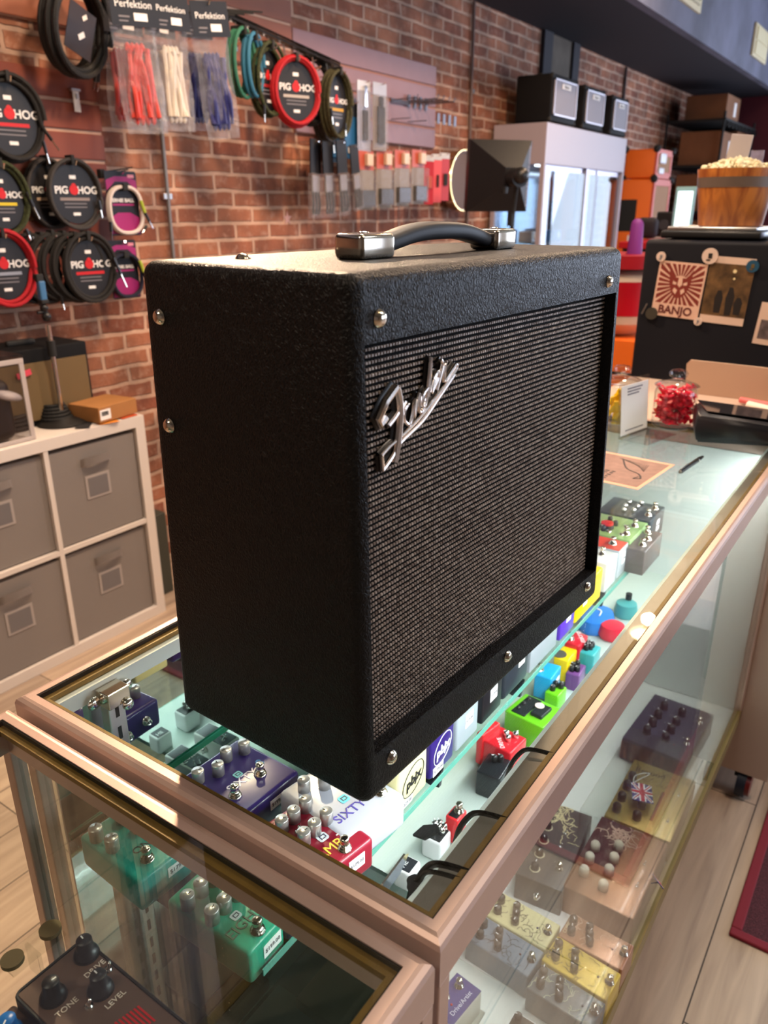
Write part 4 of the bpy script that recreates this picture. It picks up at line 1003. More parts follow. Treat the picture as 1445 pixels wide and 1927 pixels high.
# --- near case contents
def brown_extra(t, w, l, h):
    b = new_bm(); tube(b, [(x, y, h+.0004) for x, y in rrect(w*1.0, l*1.0, .006)], .0012, 5, closed=True); link('black_border', b, matte_black, t)
    b = new_bm()
    for k in range(9): b2(b, (-.012+k*.003, -.002-k*.0014, h+.0004), (-.0105+k*.003, .012-k*.0006, h+.0010))
    link('red_artwork', b, red_ink, t, False, xf((w*.1, -l*.10, 0)))
pedal('dark brown pedal with big black knobs reading DRIVE, TONE and LEVEL', (-0.1195, 0.2164, 0.858, 0.0622, 0.1558, -0.013), .045, '#5a4238', rough=.35, metal=.3, bev=.0015, side='#17130f', top=(.0015, '#5d463b'), kind='skirt', km=black, knobs=[(.75, .80), (-.45, .66), (.35, .34)], toggles=[(.80, .46), (-.10, .28)],
      texts=[('DRIVE', .62, .585, .0068, '#d8c9bc', .0), ('TONE', -.42, .45, .0068, '#d8c9bc'), ('LEVEL', .40, .13, .0068, '#d8c9bc')], extra=brown_extra)
pedal('brown pedal with a bright blue knob at the left edge of the near case', (-.181, .244, .845, .07, .11, .05), .04, '#5a4238', kind='skirt', km=mat('blue_knob', '#1668b8', .3), knobs=[(.52, .62, 1.0)])
def stand(x, y, z, label):
    t = thing('acrylic_stand', label, 'stand', (x, y, z))
    b = new_bm(); b2(b, (-.025, -.012, .03), (.025, .012, .033)); b2(b, (-.0015, -.010, 0), (.0015, .010, .03)); link('platform', b, acrylic, t)
    for dx in (-.018, .018):
        b = new_bm(); cyl(b, (dx, 0, .035), .0095, .004, 24); link('disc', b, mat('bronze_disc', '#8c7a5e', .4, .6), t)
stand((-0.1061, 0.3462, 0.8300)[0], (-0.1061, 0.3462, 0.8300)[1], .799, 'clear acrylic stand carrying two small bronze discs')
b = new_bm()
for k, (x, z) in enumerate(((0, 0), (.10, 0))): b2(b, (x, 0, 0), (x+.002, .10, .08))
b2(b, (0, 0, .08), (.102, .10, .082)); o = link('acrylic_box', b, acrylic); o.location = (-.30, .32, .799); tag(o, 'clear acrylic box beside the brown pedal in the near case', 'box')
for x, y, lab in ((-.06, .36, 'tan leather disc lying low inside the near case toward the back'), (-.035, .13, 'tan leather disc lying low inside the near case toward the front corner')):
    b = new_bm(); lathe(b, [(0, 0), (.045, 0), (.047, .004), (.045, .008), (0, .008)], 32); o = link('leather_disc', b, mat('tan_leather', '#9a5a34', .55, bump=.2)); o.location = (x-.09, y, .271); tag(o, lab, 'disc')
b = new_bm(); b2(b, (.03, .16, .2705), (.44, .46, .2745), .001); o = link('display_mat', b, mat('grey_display_mat', '#96978c', .5, var=.15, bscale=14)); tag(o, 'grey mat lying on the deck at the left end of the pedal case', 'mat')
q = (0.2352, 0.4890, 0.3000); b = new_bm(); b2(b, (-.045, -.03, 0), (.045, .03, .022), .004); o = link('orange_brown_box', b, mat('burnt_orange', '#a4512a', .5)); o.location = (q[0], q[1], .275); tag(o, 'burnt orange box low in the case, below the pedal reading EIGHT', 'box')
q = (0.3351, 0.3626, 0.3000); b = new_bm(); b2(b, (-.06, -.04, 0), (.04, .04, .030), .002); o = link('beige_carton', b, mat('beige_card', '#b59f80', .6)); o.location = (q[0], q[1], .271); tag(o, 'beige carton low in the case behind the front corner', 'box')
b = new_bm(); b2(b, (-.05, -.05, 0), (.05, .05, .006), .001); o = link('printed_leaflet', b, mat('leaflet_white', '#d0d2d0', .4)); o.location = (.24, .40, .275); tag(o, 'white leaflet on the grey mat at the left end of the pedal case', 'leaflet')
b = new_bm(); b2(b, (-.10, .30, .271), (-.02, .42, .300), .002); o = link('cardboard_sleeve', b, mat('printed_sleeve', '#b8b3ad', .6)); tag(o, 'pale printed sleeve lying at the bottom of the near case', 'box')
b = new_bm(); b2(b, (-.13, .06, .271), (-.03, .18, .310), .002); o = link('beige_box', b, mat('beige_card', '#b59f80', .6)); tag(o, 'beige box lying in the front corner at the bottom of the near case', 'box')


# ================================================================== white cube shelf unit by the brick wall
t = thing('cube_shelf', 'white cube shelf unit with four grey fabric bins against the brick wall', 'shelf', (.970, 1.994, 0))
shw = mat('white_shelf', '#d8cfc8', .5)
KW, KH, KD = .765, .768, .385
b = new_bm()
b2(b, (-KW/2, 0, 0), (KW/2, KD, .038), .001); b2(b, (-KW/2, 0, KH-.038), (KW/2, KD, KH), .001)
b2(b, (-KW/2, 0, .038), (-KW/2+.038, KD, KH-.038), .001); b2(b, (KW/2-.038, 0, .038), (KW/2, KD, KH-.038), .001)
link('carcass', b, shw, t)
b = new_bm(); b2(b, (-.008, .002, .038), (.008, KD, KH-.038)); link('divider', b, shw, t)
b = new_bm(); b2(b, (-KW/2+.038, .002, KH/2-.008), (-.008, KD, KH/2+.008)); b2(b, (.008, .002, KH/2-.008), (KW/2-.038, KD, KH/2+.008)); link('shelf_board', b, shw, t)
fab = mat('grey_fabric', '#837c78', .9, bump=.3, bscale=600); hm = mat('pale_webbing', '#a49c98', .8)
def bin_(x, z, lab, lean=0):
    t = thing('storage_bin', lab, 'bin', (x, 2.004+lean, z))
    w = .332; b = new_bm(); vs = box(b, (0, .165, .160), (w, .33, .320), .004, 2)
    link('fabric_box', b, fab, t)
    b = new_bm(); P = smooth_path([(-.055, -.002, .262), (-.045, -.016, .268), (0, -.024, .270), (.045, -.016, .268), (.055, -.002, .262)], 5)
    rr_ = []
    for p in P: rr_.append((b.verts.new(p+Vector((0, 0, .013))), b.verts.new(p-Vector((0, 0, .013)))))
    for a_, c_ in zip(rr_, rr_[1:]): b.faces.new((a_[0], c_[0], c_[1], a_[1]))
    bmesh.ops.solidify(b, geom=b.faces[:], thickness=.002)
    link('handle', b, hm, t)
    b = new_bm(); b2(b, (-.047, -.0025, .135), (.047, 0, .215)); f_ = link('label_holder', b, hm, t)
    b = new_bm(); b2(b, (-.038, -.0035, .143), (.038, -.0024, .207)); link('window', b, mat('bin_window', '#6f6c6e', .5), f_)
    return t
bin_(.970+.174, .394, 'grey fabric storage bin in the top right cube of the white shelf')
bin_(.970-.174, .394, 'grey fabric storage bin in the top left cube of the white shelf', .006)
bin_(.970+.174, .040, 'grey fabric storage bin in the bottom right cube of the white shelf', .004)
bin_(.970-.174, .040, 'grey fabric storage bin in the bottom left cube of the white shelf')
# things on the shelf unit (top at .768)
def small_amp(name, label, x, y, z, w, d, h, cloth, rot=0, group=None, logo=None):
    t = thing(name, label, 'amplifier', (x, y, z), rot, group)
    b = new_bm(); b2(b, (-w/2, .006, 0), (w/2, d, h), .006, 3)
    link('cabinet', b, mat('small_amp_black', (.006, .006, .007), .7, spec=.2, bump=.3, bscale=500), t, 'all')
    b = new_bm(); b2(b, (-w/2+.02, 0, .02), (w/2-.012, .008, h-.045 if logo is None else h-.02), .001); link('grille', b, cloth, t)
    b = new_bm(); b2(b, (-.05, d*.45, h), (.05, d*.55, h+.018), .006); link('handle', b, matte_black, t)
    return t
small_amp('practice_amplifier', 'small black amplifier with a tan grille standing on the white shelf', 1.095, 2.15, .768, .36, .20, .250, mat('tan_grille', '#6f5a3a', .8, bump=.3, bscale=700), -.02)
t = thing('microphone_stand', 'round based microphone stand with a chrome pole, standing on the white shelf', 'stand', (1.1253, 2.1231, 0.7700))
b = new_bm(); lathe(b, [(0, 0), (.080, 0), (.082, .004), (.070, .010), (.020, .020), (.014, .026), (0, .026)], 40); link('base', b, mat('cast_black', '#1b1a1a', .5), t, True)
b = new_bm(); cyl(b, (0, 0, .17), .0085, .30, 16); link('pole', b, chrome, t, True)
b = new_bm(); cyl(b, (0, 0, .245), .0135, .05, 16); link('clutch', b, matte_black, t, True)
b = new_bm(); ball(b, (0, 0, .345), .015); ball(b, (-.004, 0, .372), .013); cyl(b, (-.003, 0, .358), .008, .03, 12); cyl(b, (-.014, 0, .360), .005, .03, 10, axis='X'); link('ball_joint', b, black, t, True)
b = new_bm(); b2(b, (-.014, -.010, .395), (.008, .010, .455), .004); link('clamp', b, mat('blue_clamp', '#3c6a94', .4), t)
b = new_bm(); b2(b, (-.018, -.008, .452), (.006, .008, .475), .003); b2(b, (-.016, -.012, .385), (.010, .012, .398), .003); link('clamp_jaw', b, matte_black, t)
t = thing('cardboard_box', 'small brown cardboard box with a barcode label on the white shelf', 'box', (1.255, 2.06, .774), .12)
b = new_bm(); b2(b, (-.085, -.055, 0), (.085, .085, .052), .002); link('carton', b, mat('cardboard', '#a5713f', .75, var=.06, bscale=20), t)
b = new_bm(); b2(b, (-.080, -.0558, .008), (-.035, -.0548, .042)); s_ = link('barcode_label', b, sticker, t)
b = new_bm()
for k in range(14): b2(b, (-.074+k*.0022, -.0564, .022), (-.074+k*.0022+.0008+(k % 3)*.0004, -.0557, .036))
link('bars', b, ink, s_)
t = thing('clear_storage_box', 'clear plastic storage box with black gear inside, at the left end of the white shelf', 'box', (.79, 2.02, .769))
b = new_bm(); b2(b, (-.17, 0, 0), (.17, .003, .25)); b2(b, (-.17, .25, 0), (.17, .253, .25)); b2(b, (-.17, .003, 0), (-.167, .25, .25)); b2(b, (.167, .003, 0), (.17, .25, .25)); b2(b, (-.172, -.003, .25), (.172, .256, .262), .003)
link('tub', b, glass_mat('cloudy_plastic', (.86, .86, .87), 1.5, .06), t)
b = new_bm()
for lo, hi in (((.155, -.002, 0), (.171, .004, .25)), ((-.17, -.003, 0), (.171, .003, .012)), ((-.17, -.003, .235), (.171, .003, .25))): b2(b, lo, hi, .002)
link('rim', b, mat('plastic_rim', '#b5aaa6', .3), t)
b = new_bm(); b2(b, (.665, 2.04, .775), (.925, 2.24, .96), .03, 4); o = link('black_gear_case', b, mat('gear_black', '#15151a', .5)); tag(o, 'black gear case seen inside the clear plastic box', 'case')
b = new_bm(); ball(b, (0, 0, 0), .03, 1.6, .3, .5); o = link('microphone', b, mat('pale_grey', '#b8aca8', .4), None, True); o.location = (.90, 2.028, .915); o.rotation_euler = (0, .35, 0); tag(o, 'pale oblong lid seen at the top inside the clear plastic box', 'lid')
b = new_bm()
for k in range(6): tube(b, [(math.cos(a_*PI/10)*(.055-.004*k), math.sin(a_*PI/10)*(.050-.004*k)+.003*k, .008+.010*k) for a_ in range(20)], .006, 6, closed=True)
o = link('cable_bundle', b, matte_black); o.location = (1.12, 2.145, .770); tag(o, 'black cable bundle between the microphone stand and the cardboard box', 'cable')
b = new_bm()
for k in range(4): tube(b, [(math.cos(a_*PI/10)*(.05-.005*k), math.sin(a_*PI/10)*(.04-.004*k), .008+.012*k) for a_ in range(20)], .007, 6, closed=True)
o = link('cable_bundle', b, matte_black); o.location = (.985, 2.17, .770); tag(o, 'black cable bundle between the clear plastic box and the microphone stand', 'cable')
for k, (dx, dy, r_, c, lab) in enumerate(((1.17, 2.035, .3, '#e6ddd6', 'white slip of paper under the cardboard box'), (1.215, 2.01, -.2, '#d8862c', 'orange card under the front of the cardboard box'), (1.30, 2.02, .1, '#c9552a', 'red orange card under the right end of the cardboard box'), (1.14, 2.03, .8, '#2b2b2e', 'black card beside the foot of the microphone stand'))):
    b = new_bm(); box(b, (0, 0, 0), (.07, .045, .0008)); o = link('loose_card', b, mat('card_%d' % k, c, .6)); o.location = (dx, dy, .7692+k*.0009); o.rotation_euler = (0, 0, r_); tag(o, lab, 'card')
b = new_bm(); box(b, (0, 0, 0), (.05, .004, .018)); o = link('red_tag', b, mat('pinkred', '#d84658', .5)); o.location = (1.03, 2.144, .945); o.rotation_euler = (0, -.2, 0); tag(o, 'small red tag hanging on the tan grille of the shelf amplifier', 'tag')
# stray things between shelf and case
b = new_bm(); b2(b, (0, 0, 0), (.10, .22, .34), .004); o = link('dark_case', b, mat('dark_green_case', '#3a3c34', .6)); o.location = (1.385, 2.10, 0); tag(o, 'dark case standing on the floor between the white shelf and the amplifier', 'case')

# ================================================================== coiled cables on the wall
def coil_mesh(rx, rz, n, r, seed, depth):
    rnd = random.Random(seed); b = new_bm(); P = []
    N = 28
    for k in range(n*N+1):
        a_ = 2*PI*k/N; t_ = k/(n*N)
        j = 1+.035*math.sin(a_*.37+seed)+.02*math.sin(a_*1.3)
        off = (k//N % 2)*r*1.1
        P.append((math.cos(a_)*(rx-off)*j, (t_-.5)*depth, math.sin(a_)*(rz-off)*j))
    tube(b, P, r, 7)
    return b
def pig_card(t, rx, rz, sub='', strip='#c81c22'):
    b = new_bm(); prism(b, [(math.cos(a_*PI/14)*rx, math.sin(a_*PI/14)*rz) for a_ in range(28)], -.001, .001)
    c = link('card', b, mat('card_black', '#1b191c', .45), t)
    fs = rx*.40
    text('PIG', fs, white_ink, xf((-rx*.56, -.0016, rz*.12), (PI/2, 0, 0)), c, bold=.0008)
    text('HOG', fs, white_ink, xf((rx*.60, -.0016, rz*.12), (PI/2, 0, 0)), c, bold=.0008)
    b = new_bm(); cyl(b, (0, -.0016, rz*.14), rx*.20, .001, 20, axis='Y'); ball(b, (0, -.002, rz*.28), rx*.10, 1, .1, 1); link('logo_disc', b, red_ink, c)
    b = new_bm(); b2(b, (-rx*.66, -.0018, -rz*.22), (rx*.66, -.0012, -rz*.12)); link('colour_strip', b, mat('strip_%s' % strip, strip, .5), c)
    b = new_bm()
    for k in range(2): b2(b, (-rx*.5, -.0018, -rz*(.34+.12*k)), (rx*.5, -.0012, -rz*(.30+.12*k)))
    link('small_print', b, greyink, c)
    b = new_bm(); b2(b, (-rx*.14, -.0020, rz*.50), (rx*.14, -.0012, rz*.62)); link('price_sticker', b, sticker, c)
    b = new_bm(); b2(b, (-rx*.16, -.0020, -rz*.72), (rx*.16, -.0012, -rz*.62)); link('price_sticker', b, sticker, c)
    return c
def plugs(t, pts, m=nickel):
    for p, q in pts:
        b = new_bm(); p = Vector(p); q = Vector(q); tube(b, [p, p+(q-p)*.55], .0055, 8); link('plug_sleeve', b, black, t, True)
        b = new_bm(); tube(b, [p+(q-p)*.5, q], .003, 8); link('plug_tip', b, m, t, True)
def coil(label, p, rx, rz, n, r, m, yaw=0, depth=.03, card='pig', seed=1, pl=None, strip='#c81c22', pitch=0, name='coiled_cable', group=None):
    t = thing(name, label, 'cable', p, yaw, group)
    link('cable_coil', coil_mesh(rx, rz, n, r, seed, depth), m, t, True)
    if card == 'pig': pig_card(t, (rx-.012), (rz-.014), strip=strip)
    if card == 'tag':
        b = new_bm(); box(b, (0, -.02, -.01), (rx*1.0, .002, rz*1.0)); link('card', b, mat('dark_brown_card', '#2c211e', .5), t)
        b = new_bm(); box(b, (-.01, -.022, -.02), (.030, .001, .016), mx=Matrix.Rotation(-.7, 4, 'Y')); link('price_sticker', b, sticker, t)
        b = new_bm(); box(b, (.028, -.022, .02), (.022, .001, .013), mx=Matrix.Rotation(-.7, 4, 'Y')); link('price_sticker', b, sticker, t)
    b = new_bm(); b2(b, (-.006, -depth/2-r*1.2, rz-.012-r), (.006, depth/2+r*1.2, rz+.006+r), .002); link('tie', b, matte_black, t)
    # the hook it hangs on
    b = new_bm(); tube(b, [(0, .09, rz-.015), (0, -depth/2-.02, rz-.018), (0, -depth/2-.028, rz-.006)], .0025, 6); link('wall_hook', b, chrome, t, True)
    if pl: plugs(t, pl)
    return t
rb = mat('rubber_black_cable', '#17161a', .5, bump=.4, bscale=900); gc = mat('woven_grey_cable', '#3a3634', .7, bump=.6, bscale=900, var=.3)
bb = mat('woven_black_cable', '#1d1b1a', .7, bump=.6, bscale=900, var=.3); rc = mat('woven_red_cable', '#b3111f', .6, bump=.4, bscale=900)
camo = mat('woven_camo_cable', '#33391c', .8, var=.75, bscale=160); wc = mat('white_cable', '#d9cdc6', .5); tealc = mat('woven_teal_cable', '#2f6f58', .7, bump=.3, bscale=900); bluc = mat('woven_blue_cable', '#2f7090', .7, bump=.3, bscale=900); navyc = mat('navy_cable', '#15182c', .5)
YC = 2.30
coil('black coiled cable on the brown slat board, highest at the left edge of the photo', (1.2179, 2.3000, 1.6954), .098, .118, 5, .0068, bb, -.15, .045, seed=2, pl=[((.09, -.02, -.02), (.135, -.02, -.085)), ((.085, -.02, -.06), (.095, -.02, -.125))])
coil('green camouflage coiled cable cut by the left edge of the photo', (1.1491, 2.3000, 1.4632), .078, .105, 4, .0065, camo, -.1, .04, seed=3, pl=[((.07, -.02, .02), (.10, -.02, -.06)), ((.05, -.02, -.09), (.06, -.02, -.125))], strip='#d8c020')
coil('dark grey coiled cable hanging behind the mid grey one', (1.3425, 2.3400, 1.4802), .082, .108, 4, .0062, gc, -.1, .035, seed=4, strip='#c0a890', pl=[((.03, -.02, -.05), (.04, -.02, -.09))])
coil('mid grey coiled cable in front of the dark grey one on the brown slat board', (1.3966, 2.2800, 1.4803), .092, .108, 4, .0062, gc, -.12, .03, seed=5, strip='#8a7c78', pl=[((.075, -.02, -.02), (.080, -.02, -.075))])
coil('red coiled cable at the left edge of the photo, below the camouflage one', (1.1108, 2.2900, 1.2558), .092, .112, 5, .0066, rc, -.1, .045, seed=6, strip='#9098a8')
t = coil('front black coiled cable of the thick stack at the lower end of the slat board', (1.3756, 2.2200, 1.2452), .090, .108, 5, .0066, bb, -.12, .03, seed=7, pl=[((.082, -.02, .03), (.12, -.02, -.07))])
for k in range(5):
    q = (t.location.x-.030*(k+1)-.004, t.location.y+.018*(k+1), t.location.z+.003*((k*7) % 3))
    coil(['second', 'third', 'fourth', 'fifth', 'rearmost'][k]+' black coiled cable behind the front one in the thick stack', q, .088, .106, 4, .0066, bb, -.12, .022, card=None, seed=8+k, pl=[((-.04, -.01, -.09), (-.035, -.01, -.135))] if k in (1, 3) else None)
def pink_pack(label, p, cable, cw, ch, col, plug):
    t = thing('cable_pack', label, 'cable', p, -.12)
    b = new_bm(); prism(b, rrect(cw, ch, .008), -.001, .001); c = link('card', b, mat('card_deep', '#17141e', .45), t)
    b = new_bm(); mg = mat('magenta_print', '#9c1f6c', .5)
    prism(b, [(-cw*.46, -ch*.47), (cw*.46, -ch*.47), (cw*.46, -ch*.22), (cw*.2, -ch*.14), (-cw*.2, -ch*.14), (-cw*.46, -ch*.22)], -.0018, -.0012)
    prism(b, [(-cw*.48, ch*.2), (-cw*.2, ch*.34), (cw*.2, ch*.34), (cw*.48, ch*.2), (cw*.48, ch*.36), (cw*.2, ch*.42), (-cw*.2, ch*.42), (-cw*.48, ch*.36)], -.0018, -.0012)
    b2(b, (-cw*.34, -.0018, -ch*.03), (cw*.34, -.0012, 0)); link('magenta_print', b, mg, c)
    text('ERNIE BALL', cw*.135, white_ink, xf((0, -.002, ch*.05), (PI/2, 0, 0)), c, bold=.0005)
    b = new_bm(); b2(b, (cw*.22, -.002, ch*.40), (cw*.42, -.0012, ch*.45)); link('price_sticker', b, mat('pink_sticker', '#d88a9c', .5), c)
    b = new_bm(); P = []
    for k in range(3*30+1):
        a_ = 2*PI*k/30; P.append((math.copysign(abs(math.cos(a_))**.8, math.cos(a_))*(cw*.55-.002*(k//30)), -.010-.004*(k//30), -ch*.10+math.copysign(abs(math.sin(a_))**.8, math.sin(a_))*ch*.36))
    tube(b, P, .0068, 7); link('cable_coil', b, cable, t, True)
    b = new_bm(); b2(b, (-.010, -.030, ch*.20), (.010, .002, ch*.31), .002); link('tie', b, matte_black, t)
    b = new_bm(); tube(b, [(0, .09, ch*.46), (0, -.02, ch*.46), (0, -.028, ch*.48)], .0025, 6); link('wall_hook', b, chrome, t, True)
    plugs(t, plug, chrome)
    b = new_bm(); tube(b, [plug[0][0], (plug[0][0][0]-.012, plug[0][0][1], plug[0][0][2]+.04)], .006, 6); link('cable_end', b, mat('lime', '#a6b838', .5), t, True)
    return t
pink_pack('magenta and black cable card with a white coiled cable', (1.5999, 2.2900, 1.4513), wc, .125, .215, 0, [((.066, -.03, -.03), (.092, -.03, -.085)), ((.070, -.025, -.075), (.050, -.025, -.10)), ((-.07, -.02, -.06), (-.074, -.02, -.12))])
pink_pack('magenta and black cable card with a dark navy coiled cable, below the white one', (1.5710, 2.2900, 1.2261), navyc, .115, .205, 0, [((.062, -.03, -.01), (.078, -.03, -.07))])
b = new_bm(); tube(b, [(0, 0, 0), (.12, -.02, .02)], .0028, 6); tube(b, [(0, .0, -.012), (.10, -.02, .012)], .0022, 6); b2(b, (-.012, -.01, -.02), (.008, .01, .01)); o = link('peg_hook', b, matte_black); o.location = (1.5534, 2.3300, 1.5541); tag(o, 'black double peg hook sticking out above the magenta cable card', 'hook')
# big braided coil at the top left
t = coil('big black braided cable coil with two barcode labels, high at the top left', (1.4548, 2.2400, 1.9711), .125, .135, 6, .0095, mat('braided_black_cable', '#1b1c1e', .7, bump=1, bscale=300, var=.7), .3, .07, card='tag', seed=20, pl=[((.10, -.02, -.09), (.095, -.02, -.15)), ((.11, -.02, -.085), (.118, -.02, -.145))])
t.rotation_euler = (.15, .25, .3)
# plastic display hook with price card on slat board
t = thing('price_holder', 'small white price holder clipped on the brown slat board', 'price tag', (1.5086, 2.3600, 1.7771))
b = new_bm(); b2(b, (-.012, -.004, -.035), (.012, -.001, .03), .001); link('card', b, sticker, t)
b = new_bm(); b2(b, (-.018, -.008, .028), (.018, .006, .036), .001); b2(b, (-.003, -.010, .005), (.003, -.004, .02)); link('clip', b, satin, t)
# ---- bags with coiled leads, hung in a row
def bag(label, p, w, hgt, yaw, leadm, hasname, tilt=0, flat=.022):
    t = thing('bagged_cable', label, 'cable', p, yaw); t.rotation_euler = (0, tilt, yaw)
    b = new_bm()
    N = 8
    grid = []
    rnd = random.Random(int(w*9999)+int(p[0]*1000))
    for s_ in (-1, 1):
        g = []
        for j in range(13):
            zz_ = -hgt*.98*j/12; row_ = []
            for i in range(N+1):
                u = i/N*2-1; bul = (1-u*u)**.5 if abs(u) < 1 else 0
                d = flat*bul*(.3+.7*math.sin(PI*min(1, (j+1)/11)))+rnd.uniform(-.003, .003)*(0 < i < N)
                row_.append(b.verts.new((u*w/2*(1+.05*math.sin(j*.9)), s_*d, zz_)))
            g.append(row_)
        grid.append(g)
    for g in grid:
        for j in range(12):
            for i in range(N): b.faces.new((g[j][i], g[j][i+1], g[j+1][i+1], g[j+1][i]))
    link('plastic_bag', b, film, t, True)
    b = new_bm(); b2(b, (-w*.52, -flat-.003, -hgt*.19), (w*.52, -flat-.001, .03)); hd = link('header_card', b, mat('header_black', '#15141a', .35), t)
    if hasname: text('Perfektion', w*.20, white_ink, xf((0, -flat-.0036, -hgt*.035), (PI/2, 0, 0)), hd)
    b = new_bm(); b2(b, (-w*.02, -flat-.0042, -hgt*.15), (w*.28, -flat-.003, -hgt*.095)); link('price_sticker', b, sticker, hd)
    b = new_bm(); b2(b, (-w*.36, -flat-.004, -hgt*.13), (-w*.12, -flat-.003, -hgt*.118)); b2(b, (-w*.36, -flat-.004, -hgt*.16), (-w*.16, -flat-.003, -hgt*.15)); link('small_print', b, greyink, hd)
    b = new_bm()
    for k in range(11):
        a_ = rnd.uniform(-.02, .02); x_ = (k-5)*w*.050
        P = [(x_*.8+a_, rnd.uniform(-.4, .4)*flat, -hgt*.34), (x_+a_*.2, rnd.uniform(-.6, .6)*flat, -hgt*.5), (x_*1.1, rnd.uniform(-.6, .6)*flat, -hgt*.68), (x_*1.15-a_*.3, rnd.uniform(-.5, .5)*flat, -hgt*.86)]
        tube(b, smooth_path(P, 4), .0082, 6)
    for k in (0, 2, 4, 6): tube(b, smooth_path([((k-4)*w*.062, 0, -hgt*.84), ((k-3.5)*w*.065, 0, -hgt*.90), ((k-3)*w*.065, 0, -hgt*.84)], 4), .0068, 6); tube(b, smooth_path([((k-4)*w*.055, 0, -hgt*.36), ((k-3.5)*w*.055, 0, -hgt*.31), ((k-3)*w*.055, 0, -hgt*.36)], 4), .0068, 6)
    link('coiled_lead', b, leadm, t, True)
    b = new_bm(); tube(b, [(0, .10, .02), (0, -.03, .02), (0, -.04, .03)], .0028, 6); link('wall_hook', b, chrome, t, True)
    return t
redl = mat('red_lead', '#c23a30', .5); whl = mat('cream_lead', '#cfc4b4', .5); nvl = mat('navy_lead', '#262a66', .5)
bag('clear bag with a red lead under a black header card', (1.5607, 2.1000, 2.0446), .150, .385, -.25, redl, True, -.06)
bag('clear bag with a red lead hanging behind the other red one', (1.6305, 2.2400, 2.0440), .130, .36, -.25, redl, False, .02)
bag('clear bag with a cream lead under a black header card', (1.7140, 2.1000, 2.0566), .125, .38, -.25, whl, True, -.03)
bag('clear bag with a cream lead hanging behind the other cream one', (1.7877, 2.2400, 2.0577), .11, .36, -.25, whl, False, .04)
bag('clear bag with a navy lead under a black header card, the rightmost bag', (1.8700, 2.0800, 2.0623), .135, .40, -.30, nvl, True, -.10)
bag('clear bag with a navy lead hanging behind the rightmost one', (1.9558, 2.2400, 2.0821), .12, .38, -.25, nvl, False, -.02)
b = new_bm()
for k in range(5): tube(b, [(.0+.05*k, 0, .01*k), (.14+.05*k, -.06, .012*k)], .0035, 6)
o = link('peg_hook', b, matte_black); o.location = (1.8822, 2.2000, 2.0815); tag(o, 'cluster of black peg hooks above the rightmost bag', 'hook')
# ---- chrome rail with hooks sticking out from the tan slat board
pA = Vector((2.0439, 2.1800, 2.0963)); pB = Vector((2.6453, 2.1000, 1.9926))
t = thing('hook_rail', 'chrome rail with a row of hooks running out from the tan slat board', 'rail', pA)
d = pB-pA; ang = math.atan2(d.y, d.x); Lr = d.length
b = new_bm(); box(b, d/2, (Lr, .004, .022), mx=Matrix.Identity(4)); 
b.free(); b = new_bm(); tube(b, [(0, 0, 0), d], .009, 4); tube(b, [(0, 0, .014), d+Vector((0, 0, .014))], .009, 4); link('bar', b, mat('dark_chrome', (.25, .24, .24), .2, 1), t)
b = new_bm()
for k in range(8):
    q = d*(.10+.128*k); tube(b, [q, q+Vector((0, -.008, -.045)), q+Vector((0, -.03, -.055)), q+Vector((0, -.045, -.040))], .0032, 6)
link('hooks', b, chrome, t, True)
for k in (.02, .42, .97):
    q = d*k; b = new_bm(); b2(b, (q.x-.012, q.y, q.z-.004), (q.x+.012, YW-pA.y-.02, q.z+.006)); box(b, (q.x, YW-pA.y-.022, q.z+.01), (.03, .006, .06)); link('bracket', b, chrome, t)
coil('teal green coiled cable hung first on the chrome rail', (2.0686, 2.1200, 1.9374), .060, .110, 4, .0070, tealc, .12, .05, card=None, seed=31, pl=[((.01, -.03, .02), (.01, -.03, -.04))])
coil('light blue coiled cable hung beside the teal one on the chrome rail', (2.1095, 2.1000, 1.9338), .055, .100, 4, .0070, bluc, .25, .04, card=None, seed=32)
coil('green camouflage coiled cable hung between the light blue and the red ones', (2.1908, 2.1000, 1.8938), .078, .120, 5, .0072, camo, .0, .06, card='pig', seed=33, pl=[((-.06, -.03, -.09), (-.062, -.03, -.15)), ((.05, -.03, -.08), (.052, -.03, -.13))], strip='#a02020')
coil('black coiled cable hung behind the red one on the chrome rail', (2.5257, 2.1600, 1.9005), .100, .125, 5, .0072, bb, -.3, .05, card=None, seed=34)
coil('red coiled cable with a black card on the chrome rail', (2.2842, 2.0400, 1.8629), .096, .118, 5, .0070, rc, -.42, .035, seed=35, strip='#b0a8a0')
coil('dark camouflage coiled cable at the end of the chrome rail', (2.5661, 2.0600, 1.8439), .078, .125, 5, .0072, mat('woven_olive_cable', '#3a3820', .8, var=.7, bscale=160), -.05, .05, card='pig', seed=36, strip='#c09020', pl=[((-.07, -.03, -.02), (-.06, -.03, -.08)), ((.02, -.03, -.07), (.022, -.03, -.12))])
coil('black coiled cable hung last, under the end of the chrome rail', (2.6440, 2.1800, 1.8278), .075, .11, 4, .0072, bb, .1, .06, card=None, seed=37, pl=[((.02, -.02, -.09), (.03, -.02, -.16))])
